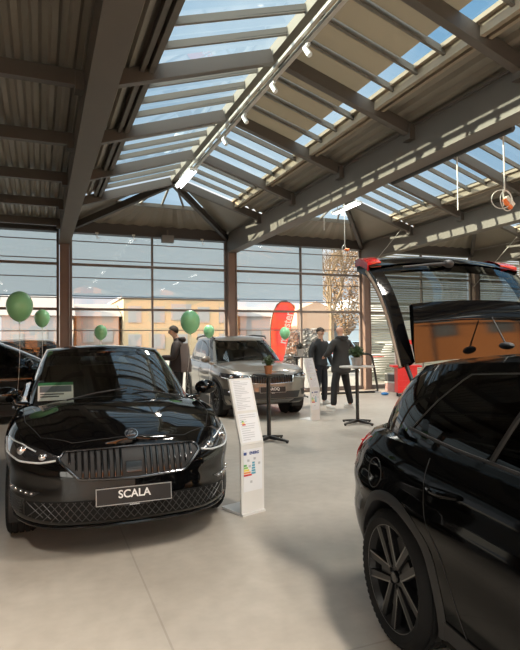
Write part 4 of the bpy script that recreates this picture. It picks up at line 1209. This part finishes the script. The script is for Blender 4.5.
COAT = pmat('charcoal_coat', (.030, .029, .028), .85, noise=.15, nscale=20); JKT = pmat('black_jacket', (.014, .014, .015), .7)
NAVY = pmat('navy_jeans', (.016, .018, .026), .85); BLK = pmat('black_trousers', (.010, .010, .011), .85)
WSOLE = pmat('white_shoe', (.62, .60, .57), .6); BRJK = pmat('brown_black_jacket', (.022, .015, .014), .75); GREYP = pmat('grey_brown_panel', (.12, .095, .088), .85)
HAIRD = pmat('dark_hair', (.025, .018, .013), .8)
person((6.05, 10.22), R(14), 'bald person in a long charcoal hooded coat seen from behind by the bistro table', 1.86,
       {1: ((.33, .02, 1.17), (.24, .24, 1.08)), -1: ((-.31, .03, 1.16), (-.20, .26, 1.10))}, (.02, 0),
       dict(jacket=COAT, trousers=BLK, shoe=WSOLE, hem=.70, stance=.20, hood=True))
person((6.0, 11.05), R(196), 'dark-haired person with glasses in a black jacket, facing the bald person', 1.82,
       {1: ((.29, -.02, 1.14), (.30, .08, .86)), -1: ((-.29, -.02, 1.14), (-.27, .12, .88))}, (.02, 0),
       dict(jacket=JKT, trousers=NAVY, shoe=WSOLE, hem=.88, stance=.08, hair=HAIRD, glasses=True))
person((2.54, 10.55), R(72), 'person in a dark jacket with grey back looking down, left of the grey SUV', 1.86,
       {1: ((.25, .06, 1.13), (.10, .30, 1.12)), -1: ((-.25, .06, 1.13), (-.08, .30, 1.14))}, (.07, -.015),
       dict(jacket=BRJK, trousers=BLK, shoe=JKT, hem=.86, stance=.08, hair=HAIRD, hood=True, panel=GREYP, lean=.05, bulk=1.18))

# ------------------------------------------------------------------ bistro tables and plants
def bistro(loc, rz, label, top, h, r, square=False):
    e = empty('bistro_table', (*loc, 0), rz, label, 'table', None)
    m = MB()
    if square: m.box((0, 0, h-.0125), (2*r, 2*r, .025))
    else: m.lathe([(0, h), (r-.006, h), (r, h-.006), (r, h-.022), (r-.008, h-.028), (0, h-.028)], 48)
    m.build('tabletop', top, e)
    MB().lathe([(.031, .05), (.031, h-.06), (.09, h-.045), (.09, h-.028)], 20).build('pole', BLACK_METAL, e)
    for i in range(4):
        m = MB(); a = PI/2*i+.3; d = Vector((math.cos(a), math.sin(a), 0)); s = Vector((-d.y, d.x, 0))
        vs = []
        for t, w, zt, zb in ((.02, .032, .085, .035), (.30, .022, .045, .02), (.34, .020, .04, .015)):
            for sg in (-1, 1): vs += [d*t+s*w*sg+Vector((0, 0, zt)), d*t+s*w*sg+Vector((0, 0, zb))]
        m.add(vs, [(0, 2, 3, 1), (8, 9, 11, 10)]+[q for o in (0, 4) for q in ((o, o+4, o+6, o+2), (o+1, o+3, o+7, o+5), (o, o+1, o+5, o+4), (o+2, o+6, o+7, o+3))])
        ft = m.build('foot', BLACK_METAL, e)
        p = d*.325; MB().tube((p.x, p.y, 0), (p.x, p.y, .022), .018).build('glide', BLACK_PLASTIC, ft)
    return e
def plant(loc, label, potm, r, h, leaf, seed, spread, lh, n):
    e = empty('potted_plant', loc, 0, label, 'plant'); rnd = random.Random(seed)
    MB().lathe([(0, 0), (r*.78, 0), (r*.96, h*.78), (r*1.04, h*.78), (r*1.06, h), (r*.95, h), (r*.9, h*.85), (0, h*.85)], 28).build('pot', potm, e)
    MB().lathe([(0, h*.90), (r*.91, h*.88)], 20).build('soil', pmat('soil', (.04, .03, .02), .95), e)
    m = MB()
    for i in range(n):
        a = rnd.uniform(0, 2*PI); t = rnd.uniform(0, 1)
        b = Vector((math.cos(a)*r*.5*rnd.random(), math.sin(a)*r*.5*rnd.random(), h*.88))
        tip = Vector((math.cos(a)*spread*t, math.sin(a)*spread*t, h+lh*(1-.55*t*t)*rnd.uniform(.6, 1)))
        s = (tip-b).cross(Vector((0, 0, 1))); s = (s.normalized() if s.length > 1e-4 else Vector((1, 0, 0)))*.010
        md = b.lerp(tip, .6)+Vector((0, 0, .02))
        m.add([b, md-s, tip, md+s], [(0, 1, 2, 3)])
        for q in range(2):
            c = b.lerp(tip, rnd.uniform(.5, 1)); d = Vector((rnd.gauss(0, 1), rnd.gauss(0, 1), rnd.gauss(0, .7))).normalized()*.03; w = d.orthogonal().normalized()*.012
            m.add([c, c+d*.5-w, c+d, c+d*.5+w], [(0, 1, 2, 3)])
    m.build('foliage', leaf, e, 0, recalc=False)
GREEN = pmat('dark_green_leaf', (.045, .075, .022), .5); BLACKTOP = pmat('black_tabletop', (.015, .015, .015), .4)
PALETOP = pmat('pale_tabletop', (.50, .47, .44), .45)
TERRA = pmat('terracotta', (.42, .17, .075), .8); GREYPOT = pmat('grey_pot', (.30, .28, .26), .8)
bistro((3.17, 7.47), .25, 'black bistro table standing between the info stand and the grey SUV', BLACKTOP, 1.0, .17, True)
plant((3.17, 7.47, 1.0), 'small green plant in a terracotta pot on the black bistro table', TERRA, .062, .125, GREEN, 1, .11, .16, 120)
bistro((5.24, 8.30), .0, 'bistro table with pale round top and black pole near the bald person', PALETOP, 1.03, .31)
plant((5.27, 8.34, 1.03), 'green plant in a grey pot on the pale round table', GREYPOT, .105, .15, GREEN, 2, .18, .24, 220)
bistro((6.30, 12.9), .2, 'black bistro table by the glass wall behind the facing person', BLACKTOP, 1.07, .28)
plant((6.38, 12.86, 1.07), 'grey pot with a clipped plant on the farthest table', GREYPOT, .10, .20, pmat('grey_green_leaf', (.06, .06, .05), .6), 3, .13, .18, 160)

# ------------------------------------------------------------------ info stands
def info_stand(loc, rz, label, full):
    e = empty('info_stand', (*loc, 0), rz, label, 'sign stand')      # faces local -y
    w, z1, z2, yb = .25, .60, 1.16, .17
    m = MB(); m.box((0, 0, z1/2), (w, .022, z1)); m.build('lower_panel', WHITE_METAL, e)
    p0, p1 = Vector((0, 0, z1)), Vector((0, yb, z2)); d = (p1-p0)
    m = MB(); m.beam(p0, p1, w, .022, (0, -1, .3)); up = m.build('upper_panel', WHITE_METAL, e)
    MB().box((0, .13, .01), (w, .32, .02)).build('base_plate', WHITE_METAL, e)
    MB().box((0, .016, .30), (w-.02, .012, .58)).build('back_stiffener', WHITE_METAL, e)
    PAPER = pmat('paper', (.74, .75, .79), .6); INK = pmat('ink', (.47, .48, .52), .7)
    n = d.cross(Vector((1, 0, 0))).normalized(); n = -n if n.y > 0 else n
    dn = d.normalized()
    def onup(x, t, off): return p0+d*t+Vector((x, 0, 0))+n*(.012+off)
    Mu = Matrix((Vector((1, 0, 0)), dn, n)).transposed().to_4x4()
    def sheet(t0, t1, nm, lines, seed):
        rnd = random.Random(seed)
        m = MB(); m.add([onup(-.105, t0, .002), onup(.105, t0, .002), onup(.105, t1, .002), onup(-.105, t1, .002)], [(0, 1, 2, 3)]); s = m.build(nm, PAPER, up, 0)
        m = MB()
        for i in range(lines):
            t = t1-(t1-t0)*(i+1)/(lines+1); x1 = -.09+rnd.uniform(.06, .18)
            m.add([onup(-.09, t, .003), onup(x1, t, .003), onup(x1, t+.009, .003), onup(-.09, t+.009, .003)], [(0, 1, 2, 3)])
        m.build('printed_lines', INK, s, 0)
        return s
    sheet(.50, .97, 'sheet', 17, 1); s2 = sheet(.03, .46, 'sheet', 12, 2)
    cols = ((.10, .35, .12), (.30, .55, .15), (.75, .65, .1), (.75, .3, .08), (.6, .05, .05))
    for i, c in enumerate(cols[::2]):
        m = MB(); t = .33-.025*i; m.add([onup(-.075, t, .004), onup(-.055+.008*i, t, .004), onup(-.055+.008*i, t+.02, .004), onup(-.075, t+.02, .004)], [(0, 1, 2, 3)]); m.build('energy_bar', pmat('bar%d' % (i*2), c, .6), s2, 0)
    # energy label on the lower panel
    m = MB(); m.box((0, -.0125, .38), (.205, .003, .36)); lb = m.build('energy_label', PAPER, e)
    M = Matrix.Translation((.015, -.0155, .525)) @ Matrix.Rotation(PI/2, 4, 'X')
    text('label_heading', 'ENERG', .034, pmat('label_blue', (.03, .07, .28), .5), lb, M, .0006, .001)
    MB().box((-.085, -.0155, .525), (.03, .002, .024)).build('label_flag', pmat('label_blue', (.03, .07, .28), .5), lb)
    for i, c in enumerate(cols):
        MB().box((-.085+.007*i, -.0155, .425-.021*i), (.03+.014*i, .002, .015)).build('energy_bar', pmat('bar%d' % i, c, .6), lb)
    for i in range(5):
        MB().box((.005, -.0155, .44-.022*i), (.026+.005*i, .002, .016)).build('water_bar', pmat('water_blue', (.12, .38, .52), .6), lb)
    for x, z in ((.02, .475), (-.05, .465), (.07, .43), (-.035, .415), (-.02, .28)):
        MB().box((x, -.0155, z), (.022, .002, .020)).build('label_symbol', INK, lb)
    return e
info_stand((1.71, 4.42), R(17), 'white slanted info stand with an energy label beside the black hatchback', True)
info_stand((4.76, 9.0), R(20), 'white slanted info stand between the grey SUV and the two talking people', True)

# ------------------------------------------------------------------ balloons
BAL = pmat('green_balloon', (.25, .61, .32), .3, 0, .2)
def balloon(c, r, label, end):
    e = empty('balloon', c, 0, label, 'balloon', 'green balloons on strings')
    m = MB(); prof = []
    for i in range(19):
        t = PI*i/18; rr_ = r*math.sin(t)*(1-.10*max(0, -math.cos(t))*1.0); prof.append((max(rr_, 0), r*1.16*math.cos(t) if t < PI/2 else r*1.25*math.cos(t)))
    m.lathe(prof, 28); m.build('skin', BAL, e, 60)
    MB().lathe([(.008, -1.24*r), (.006, -1.29*r), (.018, -1.37*r), (0, -1.36*r)], 12).build('knot', BAL, e)
    q = Vector(end)-Vector(c)
    pts = [Vector((0, 0, -1.36*r))]
    for i in range(1, 9):
        t = i/8; pts.append(Vector((q.x*t+.012*math.sin(7*t), q.y*t+.012*math.cos(5*t)-.012, -1.36*r+(q.z+1.36*r)*t)))
    MB().path(pts, .0028, 5).build('string', pmat('white_string', (.7, .7, .68), .7), e)
    MB().lathe([(0, 0), (.05, 0), (.05, .03), (.012, .05), (0, .05)], 14, Matrix.Translation(q)).build('weight', pmat('balloon_weight', (.1, .3, .12), .5), e)
balloon((-.235, 7.2, 1.955), .155, 'largest green balloon at the left edge, above the black cars', (-.275, 7.35, 0))
balloon((.03, 10.5, 1.95), .135, 'green balloon beside the left column, right of the largest balloon', (.0, 10.5, 0))
balloon((.93, 9.3, 1.67), .105, 'small green balloon above the roof of the black hatchback', (.95, 9.32, 0))
balloon((2.11, 7.99, 1.80), .150, 'big green balloon beside the person looking down', (2.12, 8.62, 0))
balloon((2.98, 9.9, 1.69), .105, 'small green balloon over the left of the grey SUV', (2.98, 9.88, 0))
balloon((5.45, 11.8, 1.68), .125, 'green balloon in front of the red banner', (5.43, 11.8, 0))

# ------------------------------------------------------------------ red feather banner outside
fl = empty('feather_banner', (6.84, 15.9, -.07), R(0), 'red feather banner with white lettering outside the glass wall', 'banner')
fl.scale = (1.3, 1, .965)
poleP = [(0, 0, .0)]+[(0, 0, .2*i) for i in range(1, 11)]+[(.02, 0, 2.3), (.08, 0, 2.58), (.18, 0, 2.82), (.30, 0, 2.94), (.44, 0, 2.955), (.58, 0, 2.86), (.68, 0, 2.70)]
MB().path(poleP, .016, 8).build('pole', BLACK_METAL, fl)
lefte = poleP[4:]; rows = []
for i, p in enumerate(lefte):
    t = i/(len(lefte)-1)
    L_ = Vector(p); zc = p[2]
    # the straight edge from the tip down to the foot of the sail
    ze = min(zc, 2.70); xr = .30+(.68-.30)*(ze-.8)/(2.70-.8)
    rows.append([Vector((L_.x+(max(xr, L_.x+.0)-L_.x)*j/8, .015*math.sin(3*t+j*.6), L_.z+(ze-L_.z)*j/8*.6)) for j in range(9)])
sail = MB().grid(rows).build('sail', fabric('red_sail', (.72, .055, .05), .35), fl, 60)
a_ = math.atan2(1.9, .38)
M = Matrix.Translation((.41, -.035, 2.05)) @ Matrix.Rotation(PI/2, 4, 'X') @ Matrix.Rotation(a_, 4, 'Z')
text('lettering', 'münster', .32, WHITE_TXT, sail, M, .002, .004)
m = MB(); 
for i in range(4): m.tube((0, 0, .03), (.4*math.cos(i*PI/2+.4), .4*math.sin(i*PI/2+.4), .012), .015)
m.build('base', BLACK_METAL, fl)

# ------------------------------------------------------------------ leaflet behind the hatchback's windscreen
lf = empty('leaflet', (.13, 5.24, 1.06), R(-2), 'white price leaflet with green top behind the windscreen of the black hatchback', 'leaflet')
LS = MB(); LS.box((0, 0, 0), (.30, .004, .19), Matrix.Rotation(R(-38), 3, 'X'))
LS.build('card', pmat('leaflet_white', (.72, .73, .70), .5), lf)
Ml = Matrix.Rotation(R(-38), 3, 'X')
for nm, c, d, col in (('green_band', (0, -.003, .08), (.30, .003, .03), (.04, .20, .08)), ('car_picture', (0, -.003, .025), (.27, .003, .065), (.15, .17, .19)), ('printed_line', (-.03, -.003, -.03), (.2, .003, .012), (.1, .1, .1)), ('printed_line', (-.05, -.003, -.055), (.16, .003, .012), (.1, .1, .1))):
    MB().box(Ml @ Vector(c), d, Ml).build(nm, pmat('leaflet_'+nm, col, .5), lf)

# ------------------------------------------------------------------ under the roof: track, spotlights, bar, cables, sockets
tk = empty('track_rail', (XG[0]+W/2+.09, 2.5, 4.87), 0, 'pale lighting track running under the near ridge', 'track')
m = MB(); m.box((0, .0, 0), (.055, 16.4, .05)); m.build('rail', pmat('track_aluminium', (.45, .42, .38), .35, .6), tk)
m = MB(); m.box((-.09, 0, .02), (.035, 16.4, .04)); m.build('cable_tray', pmat('track_aluminium', (.45, .42, .38), .35, .6), tk)
SPL = ['nearest white spotlight on the ridge track', 'second white spotlight on the ridge track', 'third white spotlight on the ridge track, above the strip light', 'farthest white spotlight on the ridge track']
for i, y in enumerate((5.35, 6.3, 7.35, 8.3)):
    e = empty('spotlight', (XG[0]+W/2+.09, y, 4.84), 0, SPL[i], 'spotlight', 'spotlights on the ridge track')
    MB().box((0, 0, -.015), (.04, .12, .03)).build('adapter', WHITE_METAL, e)
    MB().tube((0, 0, -.03), (0, 0, -.06), .010).build('stem', WHITE_METAL, e)
    d = Vector((.25, -.5, -.9)).normalized(); c = Vector((0, 0, -.065))
    MB().path([c-d*.04, c-d*.035, c+d*.085, c+d*.09], [.025, .032, .032, .028], 18).build('lamp_head', WHITE_METAL, e)
    MB().path([c+d*.089, c+d*.092], .025, 16).build('lens', pmat('spot_lens', (.8, .8, .78), .2), e)
br_ = empty('hanging_bar', (5.03, 5.72, 3.915), 0, 'dark tubular bar hung along the lit girder', 'bar')
MB().path([(0, 1.15, 0), (0, 1.13, 0), (0, -1.13, 0), (0, -1.15, 0)], [.03, .045, .045, .03], 16).build('tube', BLACK_METAL, br_)
for y in (-.8, .8): MB().box((-.11, y, .052), (.30, .05, .02)).build('bracket', STEEL, br_)
ORP = pmat('orange_plug', (.75, .16, .03), .5); CAB = pmat('grey_cable', (.55, .52, .47), .5)
def cable(p, label, drop, loops=None, orange=False):
    e = empty('hanging_cable', p, 0, label, 'cable')
    MB().path([(0, 0, 0), (.004, 0, -drop*.5), (0, 0, -drop)], .009, 8).build('cord', CAB, e)
    if loops == 'heart':
        z = -drop; m = MB(); m.path([(0, 0, z), (-.06, 0, z-.05), (-.075, 0, z-.16), (-.03, 0, z-.27), (.02, 0, z-.33), (.035, 0, z-.22), (.02, 0, z-.08), (0, 0, z)], .011, 8); m.build('loop', CAB, e)
        MB().path([(.02, 0, z-.10), (.05, 0, z-.12), (.10, 0, z-.115)], [.03, .04, .03], 10).build('plug', ORP, e)
    elif loops == 'coil':
        z = -drop-.1
        for i, (r, dx, dz, a) in enumerate(((.125, .03, 0, .2), (.115, -.05, .01, -.4), (.10, -.02, .03, .7))):
            m = MB(); m.path([(dx+r*math.cos(t)*math.cos(a), r*math.cos(t)*math.sin(a), z+dz+r*.95*math.sin(t)) for t in [2*PI*j/32 for j in range(32)]], .0055, 6, True); m.build('coil', CAB, e)
        Mr = Matrix.Rotation(R(40), 3, 'Y')
        MB().box((.06, -.01, z-.01), (.14, .05, .05), Mr).build('socket_block', pmat('cream_socket', (.62, .58, .50), .5), e)
        MB().box((.02, -.02, z-.045), (.15, .04, .035), Mr).build('plug', ORP, e)
    return e
cable((5.03, 4.72, 3.868), 'coiled pale cable with an orange plug hanging at the upper right', .66, 'coil')
cable((5.03, 5.48, 3.868), 'short straight cable hanging from the middle of the dark bar', .70)
cable((6.58, 10.86, 4.94), 'long cable with a heart-shaped loop and orange plug hanging before the far glass', 1.22, 'heart')
cable((6.04, 10.86, 4.72), 'short straight cable hanging left of the heart-shaped loop', .70)
for p0, p1, lb in (((XG[2]-.02, 13.9, 3.5), (XG[2]-.3, 11.55, 4.5), 'thin slanted tie wire from the column behind the raised tailgate'), ((XG[3]-.1, 13.9, 3.2), (XG[3]-.6, 11.55, 4.5), 'thin slanted tie wire at the right edge above the raised tailgate')):
    p0, p1 = Vector(p0), Vector(p1)
    tag(MB().tube(p0, p1, .007).build('tie_wire', CAB), lb, 'wire')
HK = ['hook and socket on the eaves beam, %s' % q for q in ('right of the left column', 'left of the middle mullion', 'right of the middle mullion', 'left of the second column')]
for i, dx in enumerate((.75, 1.65, 2.6, 3.45)):
    e = empty('ceiling_hook', (X0+dx, YW-.22, ZT-.20), 0, HK[i], 'hook', 'hooks on the eaves beam')
    MB().path([(0, 0, .02), (0, 0, -.10), (.02, 0, -.13), (.045, 0, -.12), (.05, 0, -.09)], .009, 8).build('hook', CAB, e)
    MB().box((0, .02, .0), (.07, .05, .04)).build('plate', pmat('cream_socket', (.62, .58, .50), .5), e)
sp_ = empty('loudspeaker', (XG[0]+W/2+.35, YW-.30, zk(4.02)), 0, 'small grey box hung from the middle of the eaves beam', 'box')
MB().box((0, 0, 0), (.30, .16, .18)).build('case', pmat('grey_case', (.16, .15, .14), .6), sp_)
MB().tube((0, 0, .09), (0, 0, .24), .02).build('hanger', STEEL, sp_)

# ------------------------------------------------------------------ things near the far right column
bt = empty('tube_barrier', (8.0, 12.9, 0), 0, 'black bent-tube barrier on the floor beside the far column', 'barrier')
MB().path([(-.9, .15, .03), (.70, .0, .03), (.80, -.02, .05), (.80, -.02, .14), (.66, .0, .98), (.62, 0, 1.05), (.55, .02, 1.09), (.1, .1, 1.12), (-.3, .16, 1.13)], .032, 12).build('tube', BLACK_METAL, bt)
MB().path([(-.3, .16, 1.13), (-.36, .17, 1.08), (-.36, .17, .05)], .032, 12).build('post', BLACK_METAL, bt)
MB().box((.78, -.02, .02), (.14, .18, .04)).build('foot', pmat('grey_foot', (.4, .4, .4), .5), bt)
tag(MB().ell((8.60, 12.25, .035), (.11, .09, .04), 16, 8).build('blue_cloth', pmat('blue_cloth', (.03, .17, .42), .8)), 'small crumpled blue cloth on the floor by the barrier', 'cloth')
rc = empty('red_trolley', (8.8, 11.6, 0), R(-25), 'red service trolley with a raised red shelf, seen past the gas strut', 'trolley')
REDM = pmat('red_enamel', (.62, .012, .015), .35)
m = MB(); m.box((0, 0, .45), (.50, .42, .66)); m.build('cabinet', REDM, rc)
MB().box((0, 0, .80), (.74, .46, .05)).build('worktop', REDM, rc)
for x in (-.22, .22):
    MB().box((x, .18, 1.13), (.035, .035, .62)).build('post', pmat('grey_foot', (.4, .4, .4), .5), rc)
MB().box((0, .14, 1.42), (.50, .22, .12)).build('shelf', REDM, rc)
MB().box((0, .185, 1.1), (.40, .01, .44)).build('rear_screen', pmat('trolley_screen', (.10, .10, .10), .3), rc)
for i in range(4): MB().box((0, -.215, .22+.15*i), (.46, .015, .13)).build('drawer', REDM, rc)
for x in (-.19, .19):
    for y in (-.15, .15): MB().lathe([(0, -.02), (.05, -.02), (.055, 0), (.05, .02), (0, .02)], 16, Matrix.Translation((x, y, .055)) @ Matrix.Rotation(PI/2, 4, 'Y')).build('castor', BLACK_PLASTIC, rc); MB().box((x, y, .115), (.03, .03, .05)).build('castor_fork', BLACK_PLASTIC, rc) if False else None
def crate(loc, rz, d, label, mat, lid):
    e = empty('storage_box', loc, rz, label, 'box')
    m = MB(); x, y, z = d; t = .012
    m.box((0, 0, t/2), (x, y, t))
    for sx in (-1, 1): m.box((sx*(x/2-t/2), 0, z/2), (t, y, z)); 
    for sy in (-1, 1): m.box((0, sy*(y/2-t/2), z/2), (x, t, z))
    m.build('body', mat, e); MB().box((0, 0, z+.012), (x+.03, y+.03, .03)).build('lid', lid, e)
crate((9.55, 12.95, 0), .1, (.62, .40, .26), 'dull pink storage box on the floor behind the black near car', pmat('dull_pink', (.26, .15, .14), .7), pmat('pale_lid', (.42, .41, .40), .6))
crate((9.55, 12.95, .30), .1, (.60, .38, .20), 'black storage box on top of the dull pink box', BLACK_PLASTIC, pmat('grey_lid', (.25, .25, .25), .6))
